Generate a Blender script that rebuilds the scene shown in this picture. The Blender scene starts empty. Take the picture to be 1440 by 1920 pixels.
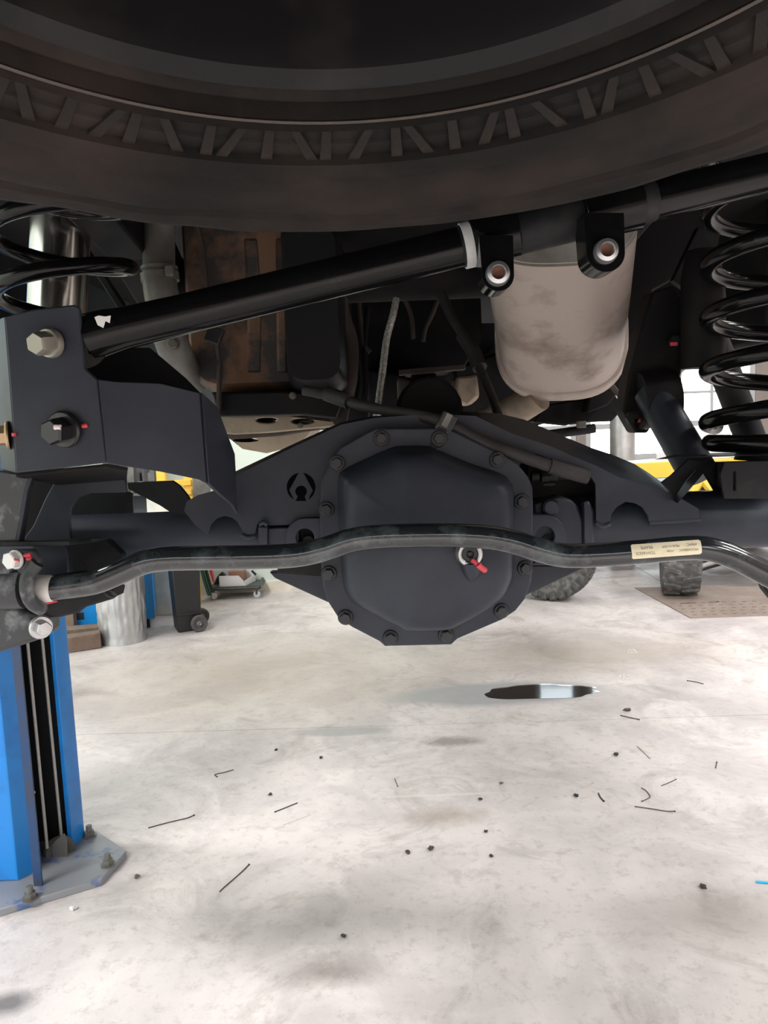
import bpy, bmesh, math, random
from mathutils import Vector, Matrix, noise
from mathutils.geometry import delaunay_2d_cdt
random.seed(7)
S = bpy.context.scene
COL = S.collection
PI = math.pi

# ------------------------------------------------------------------ camera
FPX = 1442.0
CAM = Vector((0, 0, 1.2))
PITCH, ROLL = math.radians(6.5), math.radians(2.2)
FWD = Vector((0, math.cos(PITCH), -math.sin(PITCH)))
_U0 = Vector((0, math.sin(PITCH), math.cos(PITCH)))
_R0 = Vector((1, 0, 0))
RT = math.cos(ROLL) * _R0 - math.sin(ROLL) * _U0
UP = math.sin(ROLL) * _R0 + math.cos(ROLL) * _U0
cd = bpy.data.cameras.new('camera')
cam = bpy.data.objects.new('camera', cd)
COL.objects.link(cam)
cd.sensor_fit = 'HORIZONTAL'
cd.sensor_width = 36.0
cd.lens = 36.0 * FPX / 1440.0
cd.clip_start = 0.01
M = Matrix.Identity(4)
for i in range(3):
    M[i][0], M[i][1], M[i][2], M[i][3] = RT[i], UP[i], -FWD[i], CAM[i]
cam.matrix_world = M
S.camera = cam

# ------------------------------------------------------------------ world, lamps, exposure
S.view_settings.view_transform = 'Standard'
S.view_settings.look = 'None'
S.view_settings.gamma = 1.0
S.view_settings.use_curve_mapping = False
S.view_settings.exposure = 0.07
W = bpy.data.worlds.new('overcast_sky')
S.world = W
W.use_nodes = True
W.node_tree.nodes['Background'].inputs[0].default_value = (0.86, 0.93, 1.0, 1)
W.node_tree.nodes['Background'].inputs[1].default_value = 8.5

def ceiling_lamp(x, y, power):
    l = bpy.data.lights.new('ceiling_lamp', 'AREA')
    l.shape = 'RECTANGLE'
    l.size, l.size_y = 1.5, 0.35
    l.energy = power
    l.color = (1.0, 0.968, 0.965)
    o = bpy.data.objects.new('ceiling_lamp', l)
    o.location = (x, y, 4.35)
    COL.objects.link(o)
for lx in (-3.2, 0.6, 4.4):
    for ly in (-3.5, -0.5, 2.5, 5.0, 8.0):
        if lx < 0 and ly > 5: continue
        ceiling_lamp(lx, ly, {-3.5: 180, -0.5: 205, 2.5: 95, 5.0: 30, 8.0: 25}[ly])

# ------------------------------------------------------------------ pixel helpers (1440 x 1920 frame -> metres in the scene)
def ray(x, y):
    return FWD + RT * ((x - 720) / FPX) - UP * ((y - 960) / FPX)
def PY(x, y, Y):            # point on the upright plane at distance Y
    d = ray(x, y)
    return CAM + d * (Y / d.y)
def PG(x, y, z=0.0):        # point on a level plane
    d = ray(x, y)
    return CAM + d * ((z - CAM.z) / d.z)

# ------------------------------------------------------------------ materials
MATS = {}
def mat(name, col, rough=0.5, metal=0.0, col2=None, scale=8.0, lo=0.4, hi=0.65, bump=0.0, bscale=60.0,
        detail=6.0, spec=0.5, r2=None, coat=0.0, stretch=None, world=False):
    m = bpy.data.materials.new(name)
    m.use_nodes = True
    nt = m.node_tree
    b = nt.nodes['Principled BSDF']
    b.inputs['Base Color'].default_value = (*col, 1)
    b.inputs['Roughness'].default_value = rough
    b.inputs['Metallic'].default_value = metal
    b.inputs['Specular IOR Level'].default_value = spec
    b.inputs['Coat Weight'].default_value = coat
    tc = nt.nodes.new('ShaderNodeTexCoord')
    if world:
        g = nt.nodes.new('ShaderNodeNewGeometry'); vec = g.outputs['Position']
    else:
        vec = tc.outputs['Object']
    if stretch:
        mp = nt.nodes.new('ShaderNodeMapping'); mp.inputs['Scale'].default_value = stretch
        nt.links.new(vec, mp.inputs['Vector']); vec = mp.outputs['Vector']
    if col2 is not None:
        n = nt.nodes.new('ShaderNodeTexNoise')
        n.inputs['Scale'].default_value = scale
        n.inputs['Detail'].default_value = detail
        n.inputs['Roughness'].default_value = 0.62
        nt.links.new(vec, n.inputs['Vector'])
        r = nt.nodes.new('ShaderNodeMapRange')
        r.inputs['From Min'].default_value = lo; r.inputs['From Max'].default_value = hi
        nt.links.new(n.outputs['Fac'], r.inputs['Value'])
        mx = nt.nodes.new('ShaderNodeMix'); mx.data_type = 'RGBA'
        mx.inputs['A'].default_value = (*col, 1); mx.inputs['B'].default_value = (*col2, 1)
        nt.links.new(r.outputs['Result'], mx.inputs['Factor'])
        nt.links.new(mx.outputs['Result'], b.inputs['Base Color'])
        if r2 is not None:
            rr = nt.nodes.new('ShaderNodeMapRange')
            rr.inputs['To Min'].default_value = rough; rr.inputs['To Max'].default_value = r2
            nt.links.new(r.outputs['Result'], rr.inputs['Value'])
            nt.links.new(rr.outputs['Result'], b.inputs['Roughness'])
    if bump:
        n2 = nt.nodes.new('ShaderNodeTexNoise')
        n2.inputs['Scale'].default_value = bscale; n2.inputs['Detail'].default_value = 4
        nt.links.new(vec, n2.inputs['Vector'])
        bp = nt.nodes.new('ShaderNodeBump')
        bp.inputs['Strength'].default_value = bump; bp.inputs['Distance'].default_value = 0.002
        nt.links.new(n2.outputs['Fac'], bp.inputs['Height'])
        nt.links.new(bp.outputs['Normal'], b.inputs['Normal'])
    MATS[name] = m
    return m

mat('satin_black', (0.022, 0.026, 0.037), 0.42, 0, (0.040, 0.046, 0.061), 5, 0.45, 0.75, 0.08, 150, r2=0.5, spec=0.28)
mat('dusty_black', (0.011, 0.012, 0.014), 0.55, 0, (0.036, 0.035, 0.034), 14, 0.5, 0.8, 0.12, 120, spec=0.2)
mat('scratched_black', (0.032, 0.035, 0.040), 0.5, 0, (0.26, 0.27, 0.28), 24, 0.54, 0.76, 0.15, 150)
mat('gloss_black', (0.004, 0.004, 0.0045), 0.17, 0, (0.009, 0.009, 0.009), 18, 0.55, 0.85, 0.03, 200, spec=0.22)
mat('bar_black', (0.016, 0.019, 0.023), 0.14, 0, (0.10, 0.125, 0.13), 20, 0.50, 0.78, 0.04, 160, r2=0.4, coat=0.5)
mat('under_black', (0.007, 0.007, 0.008), 0.6, 0, (0.020, 0.017, 0.014), 9, 0.5, 0.75, 0.3, 40, spec=0.15)
mat('rubber', (0.0065, 0.0058, 0.0052), 0.75, 0, (0.027, 0.0195, 0.0165), 9, 0.42, 0.72, 0.35, 90, detail=9, spec=0.15)
mat('rubber_rib', (0.014, 0.0118, 0.0102), 0.75, 0, (0.036, 0.027, 0.0225), 24, 0.45, 0.75, 0.3, 90, spec=0.15)
mat('wheel_steel', (0.006, 0.006, 0.007), 0.45, 0.0, (0.022, 0.019, 0.016), 11, 0.5, 0.75, 0.2, 70, spec=0.2)
mat('tread_rubber', (0.075, 0.075, 0.074), 0.8, 0, (0.22, 0.215, 0.205), 22, 0.45, 0.7, 0.3, 90)
mat('muffler_steel', (0.42, 0.36, 0.32), 0.48, 0.35, (0.25, 0.19, 0.165), 11, 0.5, 0.72, 0.12, 60, detail=9, r2=0.62)
mat('rusty_tank', (0.028, 0.025, 0.024), 0.6, 0.0, (0.17, 0.09, 0.05), 9, 0.45, 0.58, 0.4, 50, detail=9)
mat('tank_black', (0.009, 0.0095, 0.011), 0.42, 0.0, (0.045, 0.026, 0.02), 8, 0.58, 0.72, 0.15, 50, spec=0.2)
mat('rust_brown', (0.055, 0.042, 0.035), 0.75, 0.0, (0.025, 0.02, 0.018), 12, 0.4, 0.7, 0.3, 60)
mat('dirty_alloy', (0.17, 0.168, 0.152), 0.5, 0.3, (0.09, 0.084, 0.072), 12, 0.4, 0.7, 0.2, 60)
mat('tan_steel', (0.34, 0.28, 0.21), 0.55, 0.3, (0.16, 0.12, 0.09), 10, 0.45, 0.7, 0.2, 60)
mat('zinc', (0.55, 0.56, 0.58), 0.32, 0.85, (0.42, 0.42, 0.42), 40, 0.4, 0.7)
mat('shock_silver', (0.50, 0.50, 0.485), 0.16, 1.0)
mat('bolt_olive', (0.28, 0.27, 0.23), 0.42, 0.5)
mat('bolt_bronze', (0.40, 0.28, 0.17), 0.4, 0.6)
mat('bolt_dark', (0.022, 0.024, 0.028), 0.4, 0.3)
mat('bolt_black', (0.012, 0.012, 0.014), 0.3, 0.0)
mat('rust_hole', (0.23, 0.095, 0.055), 0.8, 0, (0.12, 0.05, 0.03), 60)
mat('white_bushing', (0.70, 0.68, 0.65), 0.5, 0, (0.55, 0.50, 0.46), 40, 0.5, 0.7)
mat('white_paint', (0.75, 0.75, 0.74), 0.5)
mat('red_marker', (0.62, 0.055, 0.075), 0.45)
mat('white_marker', (0.78, 0.66, 0.68), 0.45)
mat('hose', (0.017, 0.0155, 0.017), 0.7, 0, (0.034, 0.030, 0.030), 30, 0.4, 0.7, 0.3, 200)
mat('braid', (0.55, 0.55, 0.53), 0.35, 0.8, (0.30, 0.30, 0.29), 220, 0.45, 0.6, 0.6, 400)
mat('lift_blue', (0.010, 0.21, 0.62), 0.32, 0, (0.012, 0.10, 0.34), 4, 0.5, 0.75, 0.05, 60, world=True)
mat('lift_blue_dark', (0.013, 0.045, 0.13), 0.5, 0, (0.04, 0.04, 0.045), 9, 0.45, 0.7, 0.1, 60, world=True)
mat('lift_plate', (0.27, 0.28, 0.30), 0.5, 0.3, (0.08, 0.14, 0.30), 11, 0.55, 0.66, 0.1, 80, world=True)
mat('black_and_shade', (0.012, 0.012, 0.013), 0.45)  # plain black parts, also the painted shade in column slot and floor pit
mat('cable', (0.34, 0.33, 0.31), 0.5, 0.5)
mat('pulley', (0.09, 0.085, 0.08), 0.6, 0.2)
mat('cabinet_blue', (0.0, 0.23, 0.60), 0.4)
mat('cabinet_base', (0.10, 0.06, 0.05), 0.7)
mat('galvanised', (0.56, 0.57, 0.58), 0.38, 0.75, (0.44, 0.45, 0.46), 14, 0.35, 0.7, 0.3, 60)
mat('bin_black', (0.013, 0.013, 0.015), 0.5)
mat('bin_lid', (0.10, 0.10, 0.105), 0.5)
mat('wheel_grey', (0.075, 0.072, 0.07), 0.7)
mat('cream_board', (0.80, 0.76, 0.64), 0.6, 0, (0.55, 0.52, 0.43), 5, 0.4, 0.7)
mat('wall_green', (0.66, 0.74, 0.66), 0.6, 0, (0.60, 0.67, 0.60), 3, 0.4, 0.7)
mat('wall_tan', (0.34, 0.29, 0.26), 0.7, 0, (0.28, 0.24, 0.21), 3, 0.4, 0.7)
mat('ceiling_white', (0.62, 0.61, 0.59), 0.8, 0, (0.56, 0.55, 0.53), 3)
mat('frame_grey', (0.55, 0.56, 0.56), 0.5)
mat('cart_steel', (0.045, 0.055, 0.052), 0.45)
mat('tray_white', (0.72, 0.72, 0.72), 0.4)
mat('cardboard', (0.27, 0.16, 0.11), 0.8)
mat('cable_green', (0.03, 0.13, 0.10), 0.5)
mat('clamp_red', (0.55, 0.04, 0.05), 0.4)
mat('yellow_paint', (0.86, 0.53, 0.06), 0.45, 0, (0.78, 0.46, 0.07), 6, 0.5, 0.7)
mat('wood', (0.17, 0.125, 0.095), 0.8, 0, (0.13, 0.085, 0.06), 14, 0.4, 0.7, 0.3, 60)
mat('post_steel', (0.52, 0.52, 0.52), 0.35, 0.7, (0.36, 0.34, 0.32), 6, 0.45, 0.7)
mat('hatch_bump', (0.18, 0.14, 0.118), 0.7)
mat('hatch_steel', (0.26, 0.205, 0.175), 0.65, 0.2, (0.34, 0.29, 0.25), 5, 0.4, 0.7, 0.2, 60, world=True)
mat('debris_dark', (0.035, 0.032, 0.030), 0.7)
mat('debris_brown', (0.10, 0.08, 0.065), 0.7)
mat('debris_pale', (0.50, 0.44, 0.38), 0.7)
mat('debris_white', (0.72, 0.70, 0.66), 0.5)
mat('blue_plastic', (0.02, 0.42, 0.72), 0.4)
mat('sticker_cream', (0.78, 0.70, 0.50), 0.55, 0, (0.70, 0.60, 0.42), 60, 0.5, 0.8)
mat('sticker_ink', (0.16, 0.13, 0.10), 0.6)

def glass_mat():
    m = bpy.data.materials.new('window_glass'); m.use_nodes = True
    nt = m.node_tree; nt.nodes.clear()
    out = nt.nodes.new('ShaderNodeOutputMaterial')
    mx = nt.nodes.new('ShaderNodeMixShader'); fr = nt.nodes.new('ShaderNodeFresnel')
    fr.inputs['IOR'].default_value = 1.45
    t = nt.nodes.new('ShaderNodeBsdfTransparent'); t.inputs[0].default_value = (0.96, 0.98, 0.97, 1)
    g = nt.nodes.new('ShaderNodeBsdfGlossy'); g.inputs['Roughness'].default_value = 0.02
    nt.links.new(fr.outputs[0], mx.inputs[0]); nt.links.new(t.outputs[0], mx.inputs[1])
    nt.links.new(g.outputs[0], mx.inputs[2]); nt.links.new(mx.outputs[0], out.inputs[0])
    MATS['window_glass'] = m
    m2 = m.copy(); m2.name = 'water_film'
    for n in m2.node_tree.nodes:
        if n.type == 'FRESNEL': n.inputs['IOR'].default_value = 1.33
        if n.type == 'BSDF_TRANSPARENT': n.inputs[0].default_value = (0.90, 0.89, 0.87, 1)
        if n.type == 'BSDF_GLOSSY': n.inputs['Roughness'].default_value = 0.06
    MATS['water_film'] = m2
glass_mat()

def concrete():
    m = bpy.data.materials.new('concrete'); m.use_nodes = True
    nt = m.node_tree; b = nt.nodes['Principled BSDF']; L = nt.links.new
    geo = nt.nodes.new('ShaderNodeNewGeometry'); pos = geo.outputs['Position']
    def nz(scale, detail, rough=0.6, dist=0.0, st=None):
        v = pos
        if st:
            mp = nt.nodes.new('ShaderNodeMapping'); mp.inputs['Scale'].default_value = st
            L(pos, mp.inputs['Vector']); v = mp.outputs['Vector']
        n = nt.nodes.new('ShaderNodeTexNoise'); n.inputs['Scale'].default_value = scale
        n.inputs['Detail'].default_value = detail; n.inputs['Roughness'].default_value = rough
        n.inputs['Distortion'].default_value = dist
        L(v, n.inputs['Vector']); return n.outputs['Fac']
    def rng(s, a, c, lo=0.0, hi=1.0):
        r = nt.nodes.new('ShaderNodeMapRange'); r.inputs['From Min'].default_value = a; r.inputs['From Max'].default_value = c
        r.inputs['To Min'].default_value = lo; r.inputs['To Max'].default_value = hi
        L(s, r.inputs['Value']); return r.outputs['Result']
    def mix(f, a, c, typ='MIX'):
        x = nt.nodes.new('ShaderNodeMix'); x.data_type = 'RGBA'; x.blend_type = typ
        for k, v in (('A', a), ('B', c)):
            if isinstance(v, tuple): x.inputs[k].default_value = (*v, 1)
            else: L(v, x.inputs[k])
        if isinstance(f, float): x.inputs['Factor'].default_value = f
        else: L(f, x.inputs['Factor'])
        return x.outputs['Result']
    c = mix(rng(nz(1.1, 5, 0.6, 0.4), 0.40, 0.60), (0.635, 0.59, 0.57), (0.44, 0.405, 0.40))
    c = mix(rng(nz(2.7, 8, 0.68, 0.8), 0.48, 0.66, 0, 0.8), c, (0.68, 0.64, 0.615))
    c = mix(rng(nz(3.4, 9, 0.7, 1.2), 0.53, 0.70, 0, 0.75), c, (0.31, 0.28, 0.26))
    c = mix(rng(nz(26, 8, 0.75), 0.52, 0.70, 0, 0.5), c, (0.27, 0.235, 0.205))
    c = mix(rng(nz(60, 6, 0.7), 0.66, 0.75, 0, 0.8), c, (0.66, 0.62, 0.57))
    c = mix(rng(nz(110, 3, 0.6), 0.69, 0.75, 0, 0.6), c, (0.14, 0.115, 0.10))
    # stain, damp and tone patches; shade under the utility vehicle is painted in too
    def spot(x, y, rx, ry, colr, amt, soft=0.55, wob=0.55, sc=6):
        sep = nt.nodes.new('ShaderNodeMapping'); sep.vector_type = 'POINT'
        sep.inputs['Location'].default_value = (-x / rx, -y / ry, 0)
        sep.inputs['Scale'].default_value = (1 / rx, 1 / ry, 0)
        L(pos, sep.inputs['Vector'])
        ln = nt.nodes.new('ShaderNodeVectorMath'); ln.operation = 'LENGTH'; L(sep.outputs['Vector'], ln.inputs[0])
        ad = nt.nodes.new('ShaderNodeMath'); ad.operation = 'MULTIPLY_ADD'
        L(nz(sc, 7, 0.7), ad.inputs[0]); ad.inputs[1].default_value = wob * 2; L(ln.outputs['Value'], ad.inputs[2])
        return rng(ad.outputs[0], 1.0 + wob, 1.0 + wob - soft, 0, amt), colr
    for a in SPOTS:
        f, colr = spot(*a); c = mix(f, c, colr)
    L(c, b.inputs['Base Color'])
    L(rng(nz(5, 6), 0.35, 0.7, 0.36, 0.62), b.inputs['Roughness'])
    bp = nt.nodes.new('ShaderNodeBump'); bp.inputs['Strength'].default_value = 0.35; bp.inputs['Distance'].default_value = 0.004
    L(nz(22, 9, 0.7), bp.inputs['Height']); L(bp.outputs['Normal'], b.inputs['Normal'])
    MATS['concrete'] = m
def spx(x, y, rx, ry, *r):
    p = PG(x, y); return (p.x, p.y, rx, ry, *r)
SPOTS = [
    spx(930, 1300, 0.55, 0.17, (0.30, 0.31, 0.32), 0.85, 0.35, 0.35, 5),
    spx(640, 1372, 0.22, 0.05, (0.30, 0.30, 0.30), 0.7, 0.4, 0.3, 8),
    spx(850, 1390, 0.14, 0.06, (0.16, 0.13, 0.11), 0.7, 0.6, 0.7, 14),
    spx(620, 1820, 0.16, 0.07, (0.17, 0.145, 0.13), 0.65, 0.9, 0.5, 9),
    spx(15, 1880, 0.07, 0.05, (0.10, 0.09, 0.085), 0.8, 0.7, 0.3, 9),
    spx(150, 1300, 0.16, 0.09, (0.17, 0.14, 0.12), 0.6, 0.8, 0.6, 9),
    spx(840, 1530, 0.16, 0.07, (0.30, 0.24, 0.19), 0.6, 0.8, 0.6, 16),
    spx(840, 1490, 0.28, 0.012, (0.62, 0.59, 0.55), 0.75, 0.8, 0.4, 6),
    spx(350, 1185, 0.25, 0.14, (0.20, 0.175, 0.16), 0.6, 0.9, 0.6, 7),
    spx(1390, 1085, 0.85, 0.6, (0.12, 0.105, 0.10), 0.85, 0.6, 0.4, 4),  # shade under the utility vehicle, painted into the concrete
    spx(480, 1260, 1.3, 0.85, (0.40, 0.335, 0.275), 0.62, 0.8, 0.5, 2.5),
    spx(1100, 1225, 0.9, 0.45, (0.40, 0.345, 0.295), 0.62, 0.8, 0.5, 3),
    spx(1330, 1720, 0.3, 0.18, (0.30, 0.26, 0.235), 0.6, 0.9, 0.6, 5),
]
concrete()

# ------------------------------------------------------------------ mesh helpers
WORLD = {}
def finish(bm, name, smooth=40):
    bmesh.ops.recalc_face_normals(bm, faces=bm.faces)
    me = bpy.data.meshes.new(name)
    bm.to_mesh(me); bm.free()
    if smooth:
        me.shade_smooth()
        me.set_sharp_from_angle(angle=math.radians(smooth))
    return me

def obj(name, bm, m, parent=None, smooth=40, bevel=0.0, segs=2):
    """link a bmesh given in scene coordinates as one object, its origin at the middle of its own box"""
    me = finish(bm, name, smooth)
    co = [v.co for v in me.vertices]
    lo = Vector([min(c[i] for c in co) for i in range(3)]); hi = Vector([max(c[i] for c in co) for i in range(3)])
    org = (lo + hi) / 2
    me.transform(Matrix.Translation(-org))
    me.materials.append(MATS[m])
    o = bpy.data.objects.new(name, me); COL.objects.link(o)
    WORLD[o] = org
    o.location = org
    if parent:
        o.parent = parent; o.location = org - WORLD[parent]
    if bevel:
        md = o.modifiers.new('bevel', 'BEVEL'); md.width = bevel; md.segments = segs
        md.limit_method = 'ANGLE'; md.angle_limit = math.radians(45)
        md.harden_normals = False
    return o

def inst(name, me, loc, parent=None, rot=None, scale=1.0):
    """an object that shares the mesh me"""
    o = bpy.data.objects.new(name, me); COL.objects.link(o)
    loc = Vector(loc); WORLD[o] = loc
    mt = Matrix.Translation(loc - (WORLD[parent] if parent else Vector()))
    if rot is not None: mt = mt @ rot.to_4x4()
    o.parent = parent
    o.matrix_local = mt @ Matrix.Scale(scale, 4)
    return o

def thing(name, label, cat, loc, group=None):
    o = bpy.data.objects.new(name, None); COL.objects.link(o)
    o.empty_display_size = 0.05
    o.location = loc; WORLD[o] = Vector(loc)
    o['label'] = label; o['category'] = cat
    if group: o['group'] = group
    return o
def tag(o, label, cat, group=None, kind=None):
    o['label'] = label; o['category'] = cat
    if group: o['group'] = group
    if kind: o['kind'] = kind
    return o
def struct(o):
    o['kind'] = 'structure'; return o

def box(bm, c, s, rot=None):
    r = bmesh.ops.create_cube(bm, size=1)
    mt = Matrix.Translation(c) @ (rot.to_4x4() if rot is not None else Matrix.Identity(4)) @ Matrix.Diagonal((*s, 1))
    bmesh.ops.transform(bm, matrix=mt, verts=r['verts'])
    return bm
def boxlh(bm, lo, hi):
    lo, hi = Vector(lo), Vector(hi)
    return box(bm, (lo + hi) / 2, hi - lo)

def spline(pts, n=6):
    pts = [Vector(p) for p in pts]
    if len(pts) < 3: return pts
    out = []
    P = [2 * pts[0] - pts[1]] + pts + [2 * pts[-1] - pts[-2]]
    for i in range(1, len(P) - 2):
        a, b, c, d = P[i - 1:i + 3]
        for k in range(n):
            t = k / n
            out.append(0.5 * (2 * b + (c - a) * t + (2 * a - 5 * b + 4 * c - d) * t * t + (3 * b - 3 * c + d - a) * t ** 3))
    out.append(pts[-1])
    return out
def tube(bm, pts, r, seg=16, cap=True, flat=1.0):
    pts = [Vector(p) for p in pts]
    n = len(pts)
    rs = r if isinstance(r, (list, tuple)) else [r] * n
    t0 = (pts[1] - pts[0]).normalized()
    a = Vector((0, 0, 1)) if abs(t0.z) < 0.9 else Vector((1, 0, 0))
    u = t0.cross(a).normalized()
    rings = []
    for i, p in enumerate(pts):
        t = (pts[min(i + 1, n - 1)] - pts[max(i - 1, 0)]).normalized()
        u = (u - t * u.dot(t)).normalized(); w = t.cross(u)
        rings.append([bm.verts.new(p + (u * math.cos(2 * PI * k / seg) + w * flat * math.sin(2 * PI * k / seg)) * rs[i]) for k in range(seg)])
    for i in range(n - 1):
        for k in range(seg):
            bm.faces.new((rings[i][k], rings[i][(k + 1) % seg], rings[i + 1][(k + 1) % seg], rings[i + 1][k]))
    if cap:
        bm.faces.new(rings[0][::-1]); bm.faces.new(rings[-1])
    return bm
def lathe(bm, prof, mt=None, seg=32, close=False, a0=0.0, a1=2 * PI):
    """prof: (r, h) pairs turned about local Z, then placed with mt"""
    mt = mt or Matrix.Identity(4)
    full = abs(a1 - a0 - 2 * PI) < 1e-6
    ns = seg if full else seg + 1
    rings = []
    for r, h in prof:
        rings.append([bm.verts.new(mt @ Vector((r * math.cos(a0 + (a1 - a0) * k / seg), r * math.sin(a0 + (a1 - a0) * k / seg), h))) for k in range(ns)])
    m = len(prof)
    for i in range(m if close else m - 1):
        A, B = rings[i], rings[(i + 1) % m]
        for k in range(seg):
            k2 = (k + 1) % ns
            try: bm.faces.new((A[k], A[k2], B[k2], B[k]))
            except ValueError: pass
    bmesh.ops.remove_doubles(bm, verts=bm.verts, dist=1e-6)
    return bm
def axis_m(loc, d, spin=0.0):
    """matrix whose local Z points along d"""
    d = Vector(d).normalized()
    return Matrix.Translation(loc) @ d.to_track_quat('Z', 'Y').to_matrix().to_4x4() @ Matrix.Rotation(spin, 4, 'Z')
def poly(bm, loops, d):
    """fill flat loops of points (outer first, then holes) and extrude by vector d"""
    loops = [[Vector(p) for p in lp] for lp in loops]
    nrm = Vector(d).normalized()
    ax_u = (Vector((1, 0, 0)) if abs(nrm.x) < 0.8 else Vector((0, 1, 0))); ax_u = (ax_u - nrm * ax_u.dot(nrm)).normalized(); ax_v = nrm.cross(ax_u)
    flat = [p for lp in loops for p in lp]
    c2 = [Vector((p.dot(ax_u), p.dot(ax_v))) for p in flat]
    ed, k = [], 0
    for lp in loops:
        ed += [(k + i, k + (i + 1) % len(lp)) for i in range(len(lp))]; k += len(lp)
    ov, _e, of, src, _a, _b = delaunay_2d_cdt(c2, ed, [], 0, 1e-7)
    vs = [bm.verts.new(flat[si[0]] if si else flat[0] + ax_u * (q.x - c2[0].x) + ax_v * (q.y - c2[0].y)) for q, si in zip(ov, src)]
    faces = []
    for t in of:
        cx = sum(ov[i].x for i in t) / 3; cy = sum(ov[i].y for i in t) / 3
        ins = False
        for i, j in ed:
            a, b = c2[i], c2[j]
            if (a.y > cy) != (b.y > cy) and cx < (b.x - a.x) * (cy - a.y) / (b.y - a.y) + a.x: ins = not ins
        if ins: faces.append(bm.faces.new([vs[i] for i in t]))
    for v in [v for v in vs if not v.link_faces]: bm.verts.remove(v)
    e = bmesh.ops.extrude_face_region(bm, geom=faces)
    bmesh.ops.translate(bm, vec=Vector(d), verts=[g for g in e['geom'] if isinstance(g, bmesh.types.BMVert)])
    return bm
def circ(cx, cy, r, n=20, a0=0.0, a1=2 * PI, ry=None):
    full = abs(a1 - a0 - 2 * PI) < 1e-6
    ry = ry or r
    return [(cx + r * math.cos(a0 + (a1 - a0) * k / (n if full else n - 1)), cy + ry * math.sin(a0 + (a1 - a0) * k / (n if full else n - 1))) for k in range(n)]
def plate(name, pts, Y, t, m, parent, holes=(), bevel=0.0012):
    """an upright sheet of thickness t whose near face lies at distance Y"""
    bm = bmesh.new()
    poly(bm, [[PY(x, y, Y) for x, y in lp] for lp in [pts, *holes]], (0, t, 0))
    return obj(name, bm, m, parent, bevel=bevel)
def ribbon(name, A, YA, B, YB, t, m, parent):
    """a sheet lofted between two edges A and B, thickened by t"""
    bm = bmesh.new()
    a = [bm.verts.new(PY(x, y, YA)) for x, y in A]; b = [bm.verts.new(PY(x, y, YB)) for x, y in B]
    for i in range(len(a) - 1): bm.faces.new((a[i], a[i + 1], b[i + 1], b[i]))
    bmesh.ops.solidify(bm, geom=bm.faces[:], thickness=t)
    return obj(name, bm, m, parent)

def bolt_mesh(name, m, rf, rh, hh, fl=0.003, dome=False, spin=0.2):
    """flanged hex head pointing to local -Y, foot at the origin"""
    bm = bmesh.new()
    mt = Matrix.Rotation(PI / 2, 4, 'X')
    lathe(bm, [(0, 0), (rf, 0), (rf, fl * 0.5), (rf * 0.92, fl), (0, fl)], mt, 24)
    hx = bmesh.new()
    lathe(hx, [(0, fl * 0.5), (rh, fl * 0.5), (rh, fl + hh * 0.86), (rh * 0.86, fl + hh), (0, fl + hh)], mt @ Matrix.Rotation(spin, 4, 'Z'), 6)
    tmp = bpy.data.meshes.new('t'); hx.to_mesh(tmp); hx.free(); bm.from_mesh(tmp)
    bpy.data.meshes.remove(tmp)
    me = finish(bm, name, 30); me.materials.append(MATS[m])
    return me

# ================================================================== the hall
XL, XR, YB, YF, ZC = -5.0, 6.5, 10.0, -7.0, 4.5
floor = struct(obj('floor', boxlh(bmesh.new(), (XL, YF, -0.25), (XR, YB, -0.0035)), 'concrete', smooth=0))
ja, jb = PG(130, 1378), PG(1440, 1340)
def jy(x, off=0.0): return ja.y + (jb.y - ja.y) * (x - ja.x) / (jb.x - ja.x) + off
d1, d2 = PG(1165, 1045), PG(1245, 1095)
def dx(y, off=0.0): return d1.x + (d2.x - d1.x) * (y - d1.y) / (d2.y - d1.y) + off
g = 0.0022
YM = PG(1215, 1101).y
for lp in ([(XL, YF), (XR, YF), (XR, jy(XR, -g)), (XL, jy(XL, -g))],
           [(XL, jy(XL, g)), (XR, jy(XR, g)), (XR, YM - g), (XL, YM - g)],
           [(XL, YM + g), (dx(YM, -g), YM + g), (dx(YB, -g), YB), (XL, YB)],
           [(dx(YM, g), YM + g), (XR, YM + g), (XR, YB), (dx(YB, g), YB)]):
    obj('slab', poly(bmesh.new(), [[(x, y, -0.003) for x, y in lp]], (0, 0, 0.003)), 'concrete', floor, smooth=0)
struct(obj('ceiling', boxlh(bmesh.new(), (XL, YF, ZC), (XR, YB, ZC + 0.2)), 'ceiling_white', smooth=0))
struct(obj('wall_left', boxlh(bmesh.new(), (XL - 0.2, YF, 0), (XL, YB, ZC)), 'wall_green', smooth=0))
dX0, dX1, dZ0, dZ1 = -4.2, 5.4, 2.9, 4.35          # unseen bay-door glazing, set high to light the lower cover from behind
bm = bmesh.new()
poly(bm, [[(XL, YF, 0), (XR, YF, 0), (XR, YF, ZC), (XL, YF, ZC)], [(dX0, YF, dZ0), (dX1, YF, dZ0), (dX1, YF, dZ1), (dX0, YF, dZ1)]], (0, -0.2, 0))
struct(obj('wall_front', bm, 'wall_tan', smooth=0))
w3 = struct(obj('added_glazing', boxlh(bmesh.new(), (dX0, YF - 0.12, dZ0), (dX1, YF - 0.116, dZ1)), 'window_glass', smooth=0))
for k in range(9):
    x = dX0 + (dX1 - dX0) * k / 8
    obj('glazing_bar', boxlh(bmesh.new(), (x - 0.04, YF - 0.15, dZ0), (x + 0.04, YF - 0.05, dZ1)), 'frame_grey', w3, smooth=0)
struct(obj('wall_right', boxlh(bmesh.new(), (XR, YF, 0), (XR + 0.2, YB, ZC)), 'wall_tan', smooth=0))
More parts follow.
